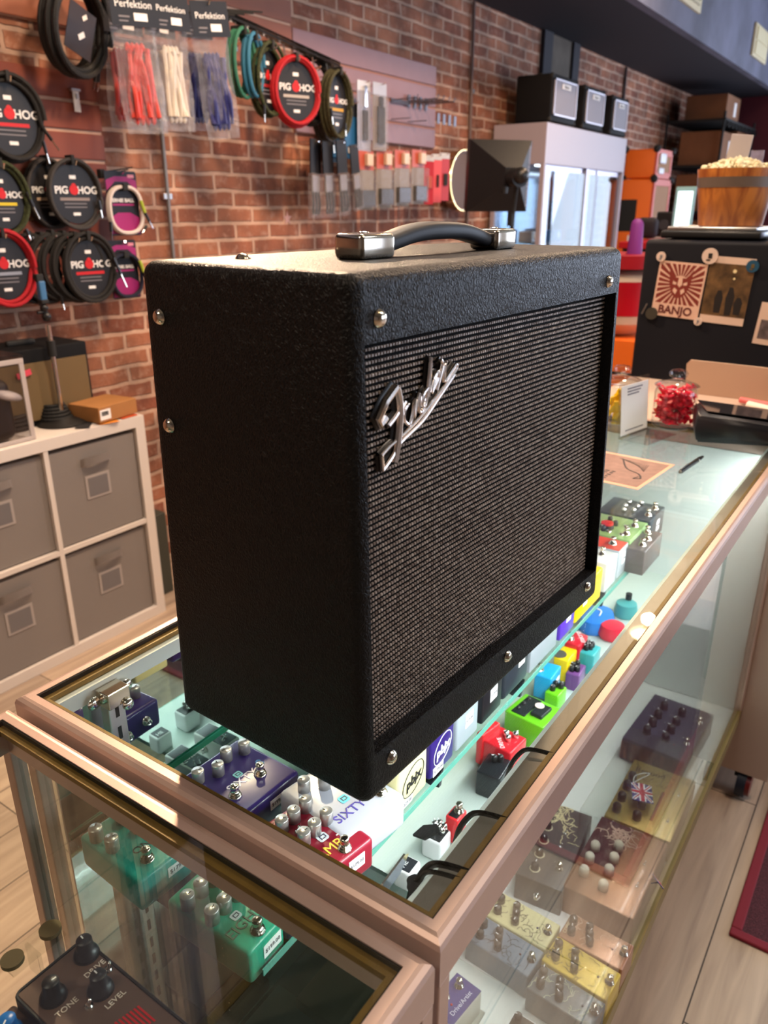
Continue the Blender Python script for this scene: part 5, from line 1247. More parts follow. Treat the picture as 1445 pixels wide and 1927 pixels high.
# ---- packs on the mauve slat board
def pack(name, label, p, w, h, body, header, yaw=0, depth=.012, prods=(), hh=.25, printed=None, group=None, filmy=True):
    t = thing(name, label, 'pack', p, yaw, group)
    b = new_bm(); b2(b, (-w/2, -.001, -h), (w/2, .001, 0)); link('card', b, body, t)
    b = new_bm(); b2(b, (-w/2, -.002, -h*hh), (w/2, -.0008, 0)); link('header', b, header, t)
    if filmy:
        b = new_bm(); b2(b, (-w*.46, -depth, -h*.97), (w*.46, -.002, -h*hh), .003, 2); link('blister', b, film, t)
    for i, (m, px__, pz, pw, ph) in enumerate(prods):
        b = new_bm(); b2(b, (px__*w-pw*w/2, -depth*.8, pz*-h-ph*h/2), (px__*w+pw*w/2, -.003, pz*-h+ph*h/2), .003, 2); link('contents', b, m, t)
    if printed: text(printed, w*.22, white_ink, xf((0, -.0026, -h*hh*.5), (PI/2, 0, 0)), t)
    b = new_bm(); tube(b, [(0, .19, -.008), (0, -.03, -.008), (0, -.035, 0)], .0025, 6); link('wall_hook', b, chrome, t, True)
    return t
bluep = mat('blue_card', '#1d5a86', .5); greyp = mat('pale_grey_card', '#a9aebb', .5)
pack('hanging_pack', 'blue card pack hanging behind the end of the chrome rail', (3.0010, 2.3000, 1.9109), .13, .25, bluep, mat('dark_card', '#20242c', .5), 0, .01, [(white, 0, .85, .7, .10)], filmy=False)
pack('hanging_pack', 'second blue card pack, left of the first behind the dark camouflage cable', (2.8742, 2.3300, 1.8832), .12, .24, mat('navy_card', '#18324a', .5), mat('dark_card'), 0, .01, [(bluep, .2, .85, .5, .12)], filmy=False)
pack('hanging_pack', 'silvery blister pack with a black handled tool, left one of the pair', (3.0659, 2.2800, 2.0062), .105, .31, greyp, mat('silver_header', '#c6cad2', .4), 0, .02, [(matte_black, 0, .62, .34, .42), (chrome, 0, .22, .22, .3)], hh=.14)
pack('hanging_pack', 'silvery blister pack with a black bottle shape, right one of the pair', (3.1705, 2.2600, 2.0072), .115, .30, mat('beige_pack', '#8f8478', .5), greyp, 0, .02, [(matte_black, 0, .62, .5, .55), (matte_black, 0, .30, .26, .2)], hh=.18)
def empty_hooks(p, label, w, z2):
    b = new_bm()
    tube(b, [(0, 0, 0), (0, -.16, 0), (0, -.165, .015)], .003, 6); tube(b, [(w, 0, 0), (w, -.16, 0), (w, -.165, .015)], .003, 6)
    tube(b, [(0, -.14, 0), (w, -.14, 0)], .003, 6); tube(b, [(0, 0, z2), (0, -.12, z2)], .0025, 6); tube(b, [(w, 0, z2), (w, -.12, z2)], .0025, 6); b2(b, (-.006, -.006, -.008), (w+.006, 0, .008))
    o = link('empty_hook', b, mat('grey_wire', '#5a565c', .4, .6)); o.location = p; tag(o, label, 'hook')
empty_hooks((3.4198, 2.3600, 1.9644), 'wire shelf bracket on the mauve slat board, left of the empty hooks', .16, -.09)
for k in range(4):
    b = new_bm(); tube(b, [(0, 0, 0), (0, -.18, 0), (0, -.185, .02)], .0035, 6); b2(b, (-.013, -.19, -.12), (.013, -.185, -.07)); b2(b, (-.010, -.006, -.03), (.010, 0, .03))
    o = link('empty_hook', b, mat('grey_wire')); q = Vector((3.5877, 2.3600, 1.9755)); o.location = (q.x+.058*k, q.y, q.z); tag(o, ['leftmost', 'second', 'third', 'rightmost'][k]+' empty price hook at the right of the mauve slat board', 'hook')
# ---- packs hanging under the mauve slat board
cl = mat('strap_black', '#17161a', .6); silv = mat('silver_strap', '#8d8684', .4, .3)
def strap(label, p, w, h, tilt):
    t = thing('bagged_strap', label, 'pack', p, 0); t.rotation_euler = (0, tilt, .1)
    b = new_bm(); b2(b, (-w/2, -.003, -h*.42), (w/2, .003, 0)); link('header_card', b, cl, t)
    b = new_bm(); box(b, (0, 0, -h*.7), (w*1.1, .03, h*.58), .012, 3); link('plastic_bag', b, film, t)
    b = new_bm(); box(b, (0, 0, -h*.55), (w*.7, .012, h*.22), .004); link('pale_strap', b, silv, t)
    b = new_bm()
    for i in range(3): tube(b, smooth_path([((i-1)*w*.25, 0, -h*.62), ((i-1)*w*.32, -.006, -h*.8), ((i-1)*w*.25, 0, -h*.93)], 4), .006, 6)
    link('cable_ends', b, matte_black, t)
    b = new_bm(); tube(b, [(0, .12, -.01), (0, -.02, -.01)], .0025, 6); link('wall_hook', b, chrome, t)
strap('bagged black strap, leftmost under the mauve slat board', (2.6631, 2.2600, 1.7274), .085, .34, .04)
strap('bagged black strap, second from the left under the mauve slat board', (2.7224, 2.2400, 1.7302), .085, .34, -.03)
strap('bagged black strap, third from the left under the mauve slat board', (2.7992, 2.2200, 1.7297), .085, .33, -.08)
strap('bagged silver and black strap beside the row of orange topped packs', (2.9240, 2.2400, 1.7201), .075, .30, -.14)
org = mat('orange_header', '#b3503a', .5); crm = mat('cream_print', '#d0b8a0', .5)
for k, px__ in enumerate((0, 1, 2, 3)):
    q = Vector((3.0597, 2.2700, 1.7008)); 
    pack('hanging_pack', 'orange topped clear pack, %s from the left in the row under the slat board' % ['first', 'second', 'third', 'fourth'][k], (q.x+.165*k, q.y, q.z+.010*k), .140, .27, mat('kraft', '#8f8068', .6), org, 0, .03, [(mat('black_coil', '#2b2a28', .4), 0, .80, .8, .28), (crm, .1, .15, .35, .2)], hh=.32)
for k in range(3):
    q = Vector((3.6416, 2.2600, 1.7098)); pack('hanging_pack', ['red card pack right of the orange topped packs', 'pinkish red card pack with a black slot', 'red and silver pack nearest the round drum'][k], (q.x+.085*k, q.y, q.z+.01*k), .075, .25, mat(['deep_red', 'pink_red', 'red_silver'][k], ['#b01420', '#d8545c', '#b4404c'][k], .5), mat('silver_header'), -.3, .01, [(matte_black if k else org, .1, .55, .22 if k == 1 else .4, .25)], hh=.12, filmy=False)
# round drum (tambourine) against the wall
t = thing('tambourine', 'round wooden frame drum with a brass rim against the brick wall', 'drum', (4.0985, 2.3200, 1.5944)); t.rotation_euler = (PI/2, 0, 0)
b = new_bm(); lathe(b, [(.155, -.03), (.165, -.03), (.165, .03), (.155, .03), (.155, -.03)], 40); link('shell', b, wood_mat('drum_wood', '#4a2a18', '#7c5230', 9), t, True)
b = new_bm(); tube(b, [(math.cos(a_*PI/20)*.168, math.sin(a_*PI/20)*.168, .030) for a_ in range(40)], .006, 6, closed=True); link('rim', b, gold, t, True)
b = new_bm(); cyl(b, (0, 0, .022), .155, .003, 40); link('drum_skin', b, mat('brown_skin', '#5a4334', .6), t)
for k in range(8): b = new_bm(); b2(b, (math.cos(k*PI/4)*.166-.008, math.sin(k*PI/4)*.166-.008, -.02), (math.cos(k*PI/4)*.166+.008, math.sin(k*PI/4)*.166+.008, .034), .003); link('lug', b, nickel, t)

# ================================================================== studio softbox
sp = Vector((3.60, 1.735, 1.588))
t = thing('softbox_light', 'square black studio softbox lamp on a stand, seen from behind', 'lamp', (sp.x, sp.y, 0))
b = new_bm(); yaw_ = -.68
mxs = Matrix.Translation((0, 0, sp.z)) @ Matrix.Rotation(yaw_, 4, 'Z') @ Matrix.Rotation(.06, 4, 'X')
hw = .172; front_ = [b.verts.new(mxs @ Vector((x, .20, z))) for x, z in ((-hw, -hw), (hw, -hw), (hw, hw), (-hw, hw))]
lip = [b.verts.new(mxs @ Vector((x*1.02, .155, z*1.02))) for x, z in ((-hw, -hw), (hw, -hw), (hw, hw), (-hw, hw))]
back_ = [b.verts.new(mxs @ Vector((x, -.02, z))) for x, z in ((-.045, -.045), (.045, -.045), (.045, .045), (-.045, .045))]
for i in range(4):
    j = (i+1) % 4; b.faces.new((lip[i], lip[j], back_[j], back_[i])); b.faces.new((front_[i], front_[j], lip[j], lip[i]))
b.faces.new(back_)
link('fabric_hood', b, mat('softbox_black', '#101015', .5, bump=.2, bscale=60), t)
b = new_bm(); v = [b.verts.new(mxs @ Vector((x, .196, z))) for x, z in ((-hw*.98, -hw*.98), (hw*.98, -hw*.98), (hw*.98, hw*.98), (-hw*.98, hw*.98))]; b.faces.new(v); link('white_diffuser', b, mat('white_cloth', '#dddddd', .8), t)
b = new_bm(); cyl(b, (0, -.06, 0), .045, .10, 20, axis='Y', mx=mxs); ball(b, (0, -.11, .01), .04, mx=mxs); cyl(b, (-.06, -.06, -.06), .016, .03, 12, mx=mxs); link('lamp_holder', b, black, t, True)
A_ = mxs @ Vector((hw*1.02, .155, 0)); B_ = mxs @ Vector((.045, -.02, 0)); up_v = (mxs @ Vector((0, 0, 1)) - mxs @ Vector((0, 0, 0))).normalized(); in_v = (B_-A_).normalized()
nrm = up_v.cross(in_v); nrm = nrm if nrm.dot(Vector((.1, -1, 0))) > 0 else -nrm
xx = up_v; yy = nrm.cross(xx)
mt = Matrix((xx, yy, nrm)).transposed().to_4x4(); mt.translation = A_*.80+B_*.20+nrm*.003
text('PHOTOSTUDIO', .042, mat('pale_lettering', '#b0a8b8', .5), mt, t)
b = new_bm(); tube(b, [mxs @ Vector((0, -.07, -.04)), (0, -.02, sp.z-.18), (0, 0, .35)], .011, 10); link('stand_pole', b, matte_black, t, True)
b = new_bm(); cyl(b, (0, -.01, sp.z-.20), .019, .07, 14); link('collar', b, black, t, True); b = new_bm(); cyl(b, (0, 0, 1.0), .018, .06, 14); link('collar', b, black, t, True)
for k in range(3):
    a_ = k*2*PI/3+.4; b = new_bm(); tube(b, [(0, 0, .55), (math.cos(a_)*.42, math.sin(a_)*.42, .01)], .009, 8); link('leg', b, matte_black, t, True)

# ================================================================== tall white display cabinet with three small amplifiers
CX0, CX1, CY0, CY1, CH = 4.60, 6.10, 2.00, 2.365, 1.935
t = thing('display_cabinet', 'tall white glass fronted display cabinet against the brick wall', 'cabinet', (CX0, CY0, 0))
wm = mat('cabinet_white', '#a59da8', .45); w_, d_ = CX1-CX0, CY1-CY0
b = new_bm(); b2(b, (0, 0, 1.70), (w_, d_, CH), .003); link('top_box', b, wm, t)
b = new_bm(); b2(b, (0, 0, 0), (w_, d_, .35), .003); link('base_box', b, wm, t)
for x in (0, w_-.03):
    for y in (0, d_-.03): b = new_bm(); b2(b, (x, y, .35), (x+.03, y+.03, 1.70), .002); link('post', b, wm, t)
b = new_bm(); b2(b, (w_*.5-.014, .004, .35), (w_*.5+.014, .024, 1.70)); b2(b, (w_*.66-.01, .020, .35), (w_*.66+.01, .034, 1.70)); link('door_stile', b, mat('pale_alu', '#b8b4c4', .35, .5), t)
b = new_bm(); b2(b, (.03, .026, 1.665), (w_-.03, .04, 1.70)); b2(b, (.03, .026, .35), (w_-.03, .04, .375)); link('door_track', b, mat('pale_alu'), t)
b = new_bm(); b2(b, (.03, .010, .375), (w_*.55, .015, 1.665)); link('sliding_door', b, glass_mat('door_glass', (.80, .86, .92), 1.75), t)
b = new_bm(); b2(b, (w_*.5, .020, .375), (w_-.03, .025, 1.665)); link('sliding_door', b, glass_mat('door_glass'), t)
for x, nm in ((.008, 'l'), (w_-.013, 'r')):
    b = new_bm(); b2(b, (x, .03, .35), (x+.005, d_-.03, 1.70)); link('side_glass', b, glass_mat('cab_side_glass', (.9, .93, .93), 1.7), t)
b = new_bm(); b2(b, (.03, d_-.012, .35), (w_-.03, d_-.006, 1.70)); link('back_glass', b, mat('mirror_back', (.42, .50, .60), .10, .9), t)
for z in (.80, 1.22): b = new_bm(); b2(b, (.03, .04, z), (w_-.03, d_-.03, z+.006)); link('glass_shelf', b, shelf_glass, t)
b = new_bm(); b2(b, (.05, .05, 1.690), (w_-.05, .09, 1.699)); link('light_strip', b, mat('cabinet_led', (.9, .95, 1), .4, emit=(.85, .93, 1), estr=4), t)
for k, (x, z, lab, c) in enumerate(((.22, 1.226, 'small silver gadget on the upper glass shelf of the white cabinet, at the left', '#a7aab0'), (.62, 1.226, 'small blue gadget on the upper glass shelf of the white cabinet', '#4c78b0'), (1.05, 1.226, 'small dark gadget on the upper glass shelf of the white cabinet, at the right', '#3a3a44'), (.30, .806, 'white carton on the lower glass shelf of the white cabinet', '#d5d2cc'), (.85, .806, 'black carton on the lower glass shelf of the white cabinet', '#222226'))):
    tt = thing('boxed_gadget', lab, 'gadget', (CX0+x, CY0+.18, z))
    b = new_bm(); b2(b, (-.05, -.05, 0), (.05, .05, .07), .006); link('body', b, mat('gad_%d' % k, c, .4), tt)
    b = new_bm(); cyl(b, (0, -.052, .04), .02, .006, 16, axis='Y'); link('dial', b, white, tt)
silver_cloth = mat('silver_cloth', '#7d7a84', .6, bump=.3, bscale=500)
def top_amp(label, x0, x1, h, d):
    w = x1-x0; t = thing('practice_amplifier', label, 'amplifier', ((x0+x1)/2, CY0+.012, CH), 0, 'small amplifiers on the white display cabinet')
    b = new_bm(); b2(b, (-w/2, 0, .012), (w/2, d, h), .010, 3); link('cabinet', b, mat('small_amp_black'), t, 'all')
    b = new_bm(); b2(b, (-w/2+.035, -.008, .05), (w/2-.03, .004, h-.03), .001); link('grille', b, silver_cloth, t)
    b = new_bm()
    for lo, hi in (((-w/2+.028, .046), (w/2-.023, .054)), ((-w/2+.028, h-.034), (w/2-.023, h-.026)), ((-w/2+.028, .046), (-w/2+.036, h-.026)), ((w/2-.031, .046), (w/2-.023, h-.026))): b2(b, (lo[0], -.012, lo[1]), (hi[0], -.002, hi[1]))
    link('silver_piping', b, mat('piping', '#b9b6c0', .35, .4), t)
    b = new_bm(); b2(b, (-w*.16, -.013, h-.075), (w*.16, -.008, h-.045), .001); lg = link('logo_plate', b, white, t)
    text('Ibanez', .030, ink, xf((0, -.0136, h-.06), (PI/2, 0, 0)), lg)
    for cx_ in (-w/2+.012, w/2-.012):
        for cz_ in (.022, h-.012): b = new_bm(); ball(b, (cx_, .010, cz_), .016); link('corner_cap', b, matte_black, t, True)
    for cx_ in (-w/2+.03, w/2-.03): b = new_bm(); cyl(b, (cx_, .05, .006), .015, .012, 12); link('foot', b, matte_black, t); b = new_bm(); cyl(b, (cx_, d-.05, .006), .015, .012, 12); link('foot', b, matte_black, t)
    b = new_bm(); b2(b, (-w*.3, d*.45, h), (w*.3, d*.6, h+.02), .008); link('handle', b, matte_black, t)
top_amp('black small amplifier with a silver grille on the white cabinet, nearest and largest', 4.66, 5.07, .275, .24)
top_amp('black small amplifier with a silver grille on the white cabinet, middle one', 5.20, 5.58, .270, .24)
top_amp('black small amplifier with a silver grille on the white cabinet, furthest one', 5.74, 6.08, .265, .24)

# ================================================================== orange cabinets beyond
orange = mat('orange_vinyl', '#f0701c', .5, bump=.1, bscale=300); opink = mat('orange_front', '#c4503a', .5)
def speaker_cab(name, label, x0, y0, z0, w, d, h, badge=False, plate=False):
    t = thing(name, label, 'amplifier', (x0, y0, z0))
    b = new_bm(); b2(b, (0, 0, 0), (w, d, h), .015, 3); link('cabinet', b, orange, t, 'all')
    b = new_bm(); b2(b, (.04, -.004, .05), (w-.04, .01, h-.05), .001); link('grille', b, mat('beige_cloth', '#9c7250', .8), t)
    b = new_bm()
    for lo, hi in (((0, 0), (w, .05)), ((0, h-.05), (w, h)), ((0, .05), (.045, h-.05)), ((w-.045, .05), (w, h-.05))): b2(b, (lo[0], -.008, lo[1]), (hi[0], .012, hi[1]), .003)
    link('front_frame', b, opink, t)
    for x in (.0, w):
        for z in (0, h):
            b = new_bm(); ball(b, (x, .0, z), .028); link('corner_cap', b, matte_black, t, True); b = new_bm(); ball(b, (x, d, z), .028); link('corner_cap', b, matte_black, t, True)
    if plate: b = new_bm(); b2(b, (-.006, d*.30, h*.48), (.004, d*.64, h*.80), .004); link('recessed_handle', b, matte_black, t); b = new_bm(); b2(b, (-.008, d*.28, h*.28), (.0, d*.42, h*.44)); link('white_label', b, sticker, t)
    if badge:
        b = new_bm(); b2(b, (.07, -.02, h*.52), (.22, -.008, h*.86), .01); b2(b, (.06, -.02, h*.16), (.19, -.008, h*.36), .01); link('white_badge', b, mat('badge_white', '#dfe4ee', .4), t)
    return t
speaker_cab('orange_amplifier', 'orange combo amplifier with white badges on top of the orange speaker cabinet', 6.42, 1.86, 1.668, .42, .25, .215, badge=True)
speaker_cab('speaker_cabinet', 'tall orange speaker cabinet beyond the white display cabinet', 6.40, 1.85, .90, .46, .39, .762, plate=True)
speaker_cab('speaker_cabinet', 'orange speaker cabinet at the bottom of the stack, below the tall one', 6.40, 1.85, 0, .46, .39, .895)
# shelving of brown cartons by the corner
t = thing('wire_shelving', 'black wire shelving with brown cartons in the far corner', 'shelving', (8.2, 2.0, 0))
b = new_bm()
b.free()
for x in (0, 1.35):
    for y in (-.2, .33): b = new_bm(); cyl(b, (x, y, 1.15), .012, 2.3, 8); link('upright', b, matte_black, t)
for z in (.5, .95, 1.40, 1.82, 2.22):
    b = new_bm(); b2(b, (-.02, -.22, z), (1.37, .34, z+.02))
    for k in range(10): tube(b, [(k*.15, -.22, z-.05), (k*.15+.075, -.22, z), (k*.15+.15 if k < 9 else 1.37, -.22, z-.05)], .006, 5)
    link('wire_shelf', b, matte_black, t)
cart = mat('carton_brown', '#7c5236', .8, var=.1, bscale=6)
for k, (x, z, w, h, lab) in enumerate(((.10, .52, .5, .36, 'lowest left'), (.70, .52, .55, .38, 'lowest right'), (.08, .97, .55, .36, 'left on the second shelf'), (.72, .97, .5, .33, 'right on the second shelf'), (.08, 1.42, .42, .34, 'left on the third shelf'), (.60, 1.42, .30, .30, 'middle on the third shelf'), (.95, 1.42, .35, .36, 'right on the third shelf'), (.05, 1.84, .60, .30, 'left on the fourth shelf'), (.72, 1.84, .52, .34, 'right on the fourth shelf'), (.10, 2.24, .55, .22, 'left on the top shelf'))):
    tt = thing('brown_carton', 'brown carton in the far corner shelving, %s' % lab, 'box', (8.2+x, 1.82, z))
    b = new_bm(); b2(b, (0, 0, 0), (w, .38, h), .006); link('carton', b, cart, tt)
    b = new_bm(); b2(b, (w*.55, -.004, h*.2), (w*.7, 0, h*.75)); link('white_label', b, sticker, tt)
# bright upright screen and dark stuff on the red topped bench
b = new_bm(); b2(b, (4.3, .98, 0), (6.3, 1.46, 1.10), .01); 
t = thing('red_bench', 'low dark bench with a bright red top between the white cabinet and the black fridge', 'bench', (5.0, 1.25, 0))
b.free(); b = new_bm(); b2(b, (-.7, -.25, 0), (.3, .10, 1.225)); link('bench_body', b, matte_black, t)
b = new_bm(); b2(b, (-.72, -.27, 1.225), (.32, .12, 1.262), .005); link('bench_top', b, mat('bright_red', '#a0101c', .4), t)
t = thing('lit_screen', 'tall bright upright screen behind the wooden bucket', 'screen', (4.6000, 1.1226, 1.3044), .3)
b = new_bm(); b2(b, (-.02, -.06, -.045), (.0, .05, .25), .004); link('screen_frame', b, mat('aqua_frame', '#7fb0b8', .3), t)
b = new_bm(); b2(b, (-.023, -.045, .0), (-.0195, .035, .225)); link('screen_panel', b, mat('screen_glow', (.8, .95, 1), .3, emit=(.70, .90, 1.0), estr=1.6), t)
t.rotation_euler = (0, .10, .2)
t = thing('black_speaker', 'small black speaker standing left of the bright screen', 'speaker', (4.8000, 1.2779, 1.2763), 0)
b = new_bm(); b2(b, (0, -.05, 0), (.12, .05, .145), .01); link('cabinet', b, black, t)
b = new_bm(); cyl(b, (-.003, 0, .07), .03, .01, 20, axis='X'); link('cone', b, mat('cone_grey', '#33343a', .6), t)
b = new_bm(); box(b, (0, 0, .06), (.10, .12, .12), .03, 3); o = link('dark_bag', b, mat('dark_bag', '#1a1620', .8), None, 'all'); o.location = (4.7000, 1.3442, 1.2686); tag(o, 'dark soft bag on the red topped bench', 'bag')
b = new_bm(); box(b, (0, 0, .05), (.06, .075, .22), .025, 3, taper=(.8, .7)); o = link('purple_bag', b, mat('purple_cloth', '#7a2f86', .6), None, 'all'); o.location = (3.3000, 0.9642, 1.2364); tag(o, 'small purple bag hanging over the edge above the red drum', 'bag')
# red and cream drum beside the fridge
t = thing('drum', 'red drum with cream hoops standing between the amplifier and the black fridge', 'drum', (3.35, 1.10, .72)); q = Vector((3.2000, 0.9765, 1.0645)); t.location = (q.x+.1, q.y+.03, q.z-.0)
b = new_bm(); cyl(b, (0, 0, .0), .175, .145, 40); link('shell', b, mat('drum_red', '#b00d1c', .3), t, True)
b = new_bm(); cyl(b, (0, 0, .155), .200, .055, 40); link('red_lid', b, mat('drum_red2', '#98101c', .4), t, True)
b = new_bm(); lathe(b, [(0, -.17), (.10, -.16), (.165, -.11), (.172, -.073), (0, -.073)], 40); lathe(b, [(0, .12), (.12, .118), (.16, .10), (.172, .073), (0, .073)], 40); link('cream_head', b, mat('cream_skin', '#cdb59c', .5), t, True)
b = new_bm(); b2(b, (-.2, -.24, -q.z), (.22, .2, -.172)); link('drum_stand', b, orange, t)
for z in (-.32,): b = new_bm(); b2(b, (-.205, -.245, z), (.225, .205, z+.012)); link('seam', b, matte_black, t)

# ================================================================== black fridge with magnets, scale, bucket
FX = 2.0
t = thing('black_fridge', 'black fridge with postcards stuck on its side, standing beyond the show-case', 'fridge', (FX, .526, 0))
b = new_bm(); b2(b, (0, -.70, .02), (.55, 0, 1.352), .012, 3); link('body', b, mat('fridge_black', '#0d0e17', .6, spec=.25), t, 'all')
b = new_bm(); b2(b, (.55, -.69, .03), (.60, -.01, 1.34), .01, 3); link('door', b, black, t)
def onf(px_y, z, name, label, cat, group=None): return thing(name, label, cat, (FX-.001, px_y, z), 0, group)
mF = Matrix(((0, 0, -1, 0), (-1, 0, 0, 0), (0, 1, 0, 0), (0, 0, 0, 1)))     # local x -> -Y, y -> Z, z -> -X
# postcard with a rayed face
P0 = Vector((1.9990, 0.4748, 1.2965)); P1 = Vector((1.9990, 0.3441, 1.2868)); P2 = Vector((1.9990, 0.4684, 1.1504))
pw_ = P0.y-P1.y; ph_ = P0.z-P2.z+.004
t = thing('postcard', 'red and white postcard of a rayed face reading BANJO on the black fridge', 'postcard', (FX-.001, (P0.y+P1.y)/2+.006, (P0.z+P2.z)/2-.004)); t.rotation_euler = (.06, 0, 0)
b = new_bm(); b2(b, (-.0008, -pw_/2, -ph_/2), (0, pw_/2, ph_/2)); link('card', b, mat('card_cream', '#dcb6a2', .6), t)
brick_red = mat('brick_red_ink', '#7c2c22', .6)
b = new_bm()
lo_, hi_, zc = -pw_*.46, pw_*.46, ph_*.10
for k in range(26):
    a0, a1 = 2*PI*k/26, 2*PI*(k+.62)/26
    def ed(a):
        c_, s_ = math.cos(a), math.sin(a); r_ = min((hi_)/max(abs(c_), 1e-3), ((ph_*.46-zc) if s_ > 0 else (zc+ph_*.26))/max(abs(s_), 1e-3)); return (c_*r_, zc+s_*r_)
    r0 = pw_*.17
    f_ = [(math.cos(a0)*r0, zc+math.sin(a0)*r0*1.1), ed(a0), ed(a1), (math.cos(a1)*r0, zc+math.sin(a1)*r0*1.1)]
    vs_ = [b.verts.new(mF @ Vector((x, z, .0011))) for x, z in f_]; b.faces.new(vs_)
link('rays', b, brick_red, t)
b = new_bm()
def fpoly(pts, d=.0013): b.faces.new([b.verts.new(mF @ Vector((x*pw_, zc+z*ph_, d))) for x, z in pts])
fpoly([(-.26, .26), (-.12, .12), (.12, .12), (.24, .28), (.22, 0), (.15, -.16), (.06, -.24), (-.06, -.24), (-.15, -.16), (-.22, 0)])
link('face', b, brick_red, t)
b = new_bm()
fpoly([(-.04, .12), (.04, .12), (.05, 0), (0, -.05), (-.05, 0)], .0016); fpoly([(-.15, .06), (-.07, .03), (-.08, -.01), (-.15, .0)], .0016); fpoly([(.15, .06), (.07, .03), (.08, -.01), (.15, .0)], .0016); fpoly([(-.10, -.06), (-.03, -.10), (-.06, -.18), (-.13, -.12)], .0016); fpoly([(.10, -.06), (.03, -.10), (.06, -.18), (.13, -.12)], .0016)
link('face_marks', b, mat('card_cream'), t)
text('BANJO', pw_*.235, mat('brown_ink', '#5c1c1c', .6), mF @ Matrix.Translation((0, -ph_*.38, .0012)), t, bold=.0008)
# photograph of people with instruments
P0 = Vector((1.9990, 0.3449, 1.3117)); P1 = Vector((1.9990, 0.2291, 1.1355)); pw2 = P0.y-P1.y; ph2 = P0.z-P1.z
t = thing('photo_print', 'photo print of a dim stage scene with white borders, right of the rayed postcard', 'photo', (FX-.001, (P0.y+P1.y)/2, (P0.z+P1.z)/2)); t.rotation_euler = (.05, 0, 0)
b = new_bm(); b2(b, (-.0007, -pw2/2, -ph2/2), (0, pw2/2, ph2/2)); link('print', b, mat('print_border', '#d9bfae', .5), t)
b = new_bm(); b2(b, (-.0012, -pw2/2, -ph2*.38), (-.0007, pw2/2, ph2*.40)); link('image', b, mat('dim_scene', '#5c4428', .5, var=.6, bscale=35), t)
b = new_bm()
for dx, hh_, zz__ in ((-.15, .34, -.34), (.10, .42, -.36), (.30, .26, -.34)):
    f_ = [(dx-.07, zz__), (dx+.07, zz__), (dx+.09, zz__+hh_*.7), (dx+.03, zz__+hh_), (dx-.05, zz__+hh_), (dx-.10, zz__+hh_*.6)]
    b.faces.new([b.verts.new(mF @ Vector((x*pw2, z*ph2, .0016))) for x, z in f_])
link('dark_figures', b, mat('scene_dark', '#1a1414', .6), t)
b = new_bm(); cyl(b, (-.0018, -.01, ph2*.30), .005, .0006, 16, axis='X'); cyl(b, (-.0018, -.012, ph2*.19), .003, .0006, 16, axis='X'); link('lamp_spots', b, mat('scene_light', '#e6d6a6', .5), t)
P0 = Vector((1.9990, 0.1988, 1.1896)); P1 = Vector((1.9990, 0.1623, 1.0954))
t = thing('photo_print', 'pale print on the black fridge, cut by the right edge of the photo', 'photo', (FX-.001, P0.y-.045, (P0.z+P1.z)/2)); t.rotation_euler = (.08, 0, 0)
b = new_bm(); b2(b, (-.0007, -.045, -.055), (0, .045, .055)); link('print', b, mat('print_border'), t)
b = new_bm(); b2(b, (-.0012, -.030, -.040), (-.0007, .036, .010)); link('image', b, mat('print_grey', '#5c5052', .6, var=.5, bscale=60), t)
def magnet(px, r, m, label, mark=None):
    t = thing('magnet', label, 'magnet', (FX-.003, px[1], px[2]))
    b = new_bm(); cyl(b, (-.001, 0, 0), r, .004, 24, axis='X'); link('disc', b, m, t)
    if mark: b = new_bm(); b2(b, (-.0036, -r*.3, -r*.3), (-.003, r*.2, r*.35)); b2(b, (-.0036, -r*.1, -r*.6), (-.003, r*.4, -r*.4)); link('mark', b, mark, t)
pm = mat('pale_magnet', '#d9c3b6', .35)
magnet((1.9990, 0.4748, 1.3079), .013, pm, 'small white round magnet at the top left corner of the rayed postcard', greyink)
magnet((1.9990, 0.3437, 1.3131), .021, pm, 'large white round magnet between the postcard and the photo print', ink)
magnet((1.9990, 0.3512, 1.1379), .011, pm, 'small white round magnet at the bottom of the photo print', greyink)
magnet((1.9990, 0.4822, 1.1510), .017, mat('olive_magnet', '#3c3830', .5), 'dark olive round magnet left of the word on the postcard')
magnet((1.9990, 0.2322, 1.2907), .016, mat('blue_magnet', '#26506c', .3), 'blue round magnet at the top right of the fridge side', gold)
b = new_bm(); tube(b, [(0, 0, 0), (0, -.012, .030)], .0022, 6); o = link('pin', b, satin); o.location = (1.9950, 0.5099, 1.1480); tag(o, 'short metal pin magnet at the left edge of the fridge side', 'magnet')
# digital scale and bucket
SX, SY = 2.16, .345
t = thing('digital_scale', 'flat black digital scale with a steel plate on top of the black fridge', 'scale', (SX, SY, 1.353))
b = new_bm(); b2(b, (-.13, -.115, .003), (.13, .150, .024), .006, 3); link('body', b, black, t, 'all')
b = new_bm(); b2(b, (-.12, -.10, .024), (.12, .135, .034), .003, 2); link('steel_plate', b, satin, t, 'all')
t = thing('wooden_bucket', 'wooden bucket with a grey band, full of cream foam pieces, on the digital scale', 'bucket', (SX, SY-.005, 1.388))
b = new_bm(); lathe(b, [(0, 0), (.083, 0), (.085, .002), (.106, .148), (.102, .148), (.084, .012), (0, .010)], 48)
link('staves', b, wood_mat('bucket_wood', '#8e4a1c', '#c47a34', 5), t, True)
b = new_bm(); lathe(b, [(.0995, .100), (.1005, .100), (.1042, .126), (.1032, .126)], 48); link('metal_band', b, mat('grey_band', '#6f6158', .5, .3), t, True)
b = new_bm(); cyl(b, (-.02, 0, .142), .098, .01, 32); b.free()
foam = mat('cream_foam', '#d9cfae', .8); b = new_bm()
lathe(b, [(0, -.004), (.006, -.003), (.008, .004), (.006, .012), (.003, .010), (0, .005)], 10); box(b, (.005, .003, .004), (.012, .006, .007), .002)
f0 = link('foam_piece', b, foam, None, True); lab = 'cream foam piece heaped in the wooden bucket'
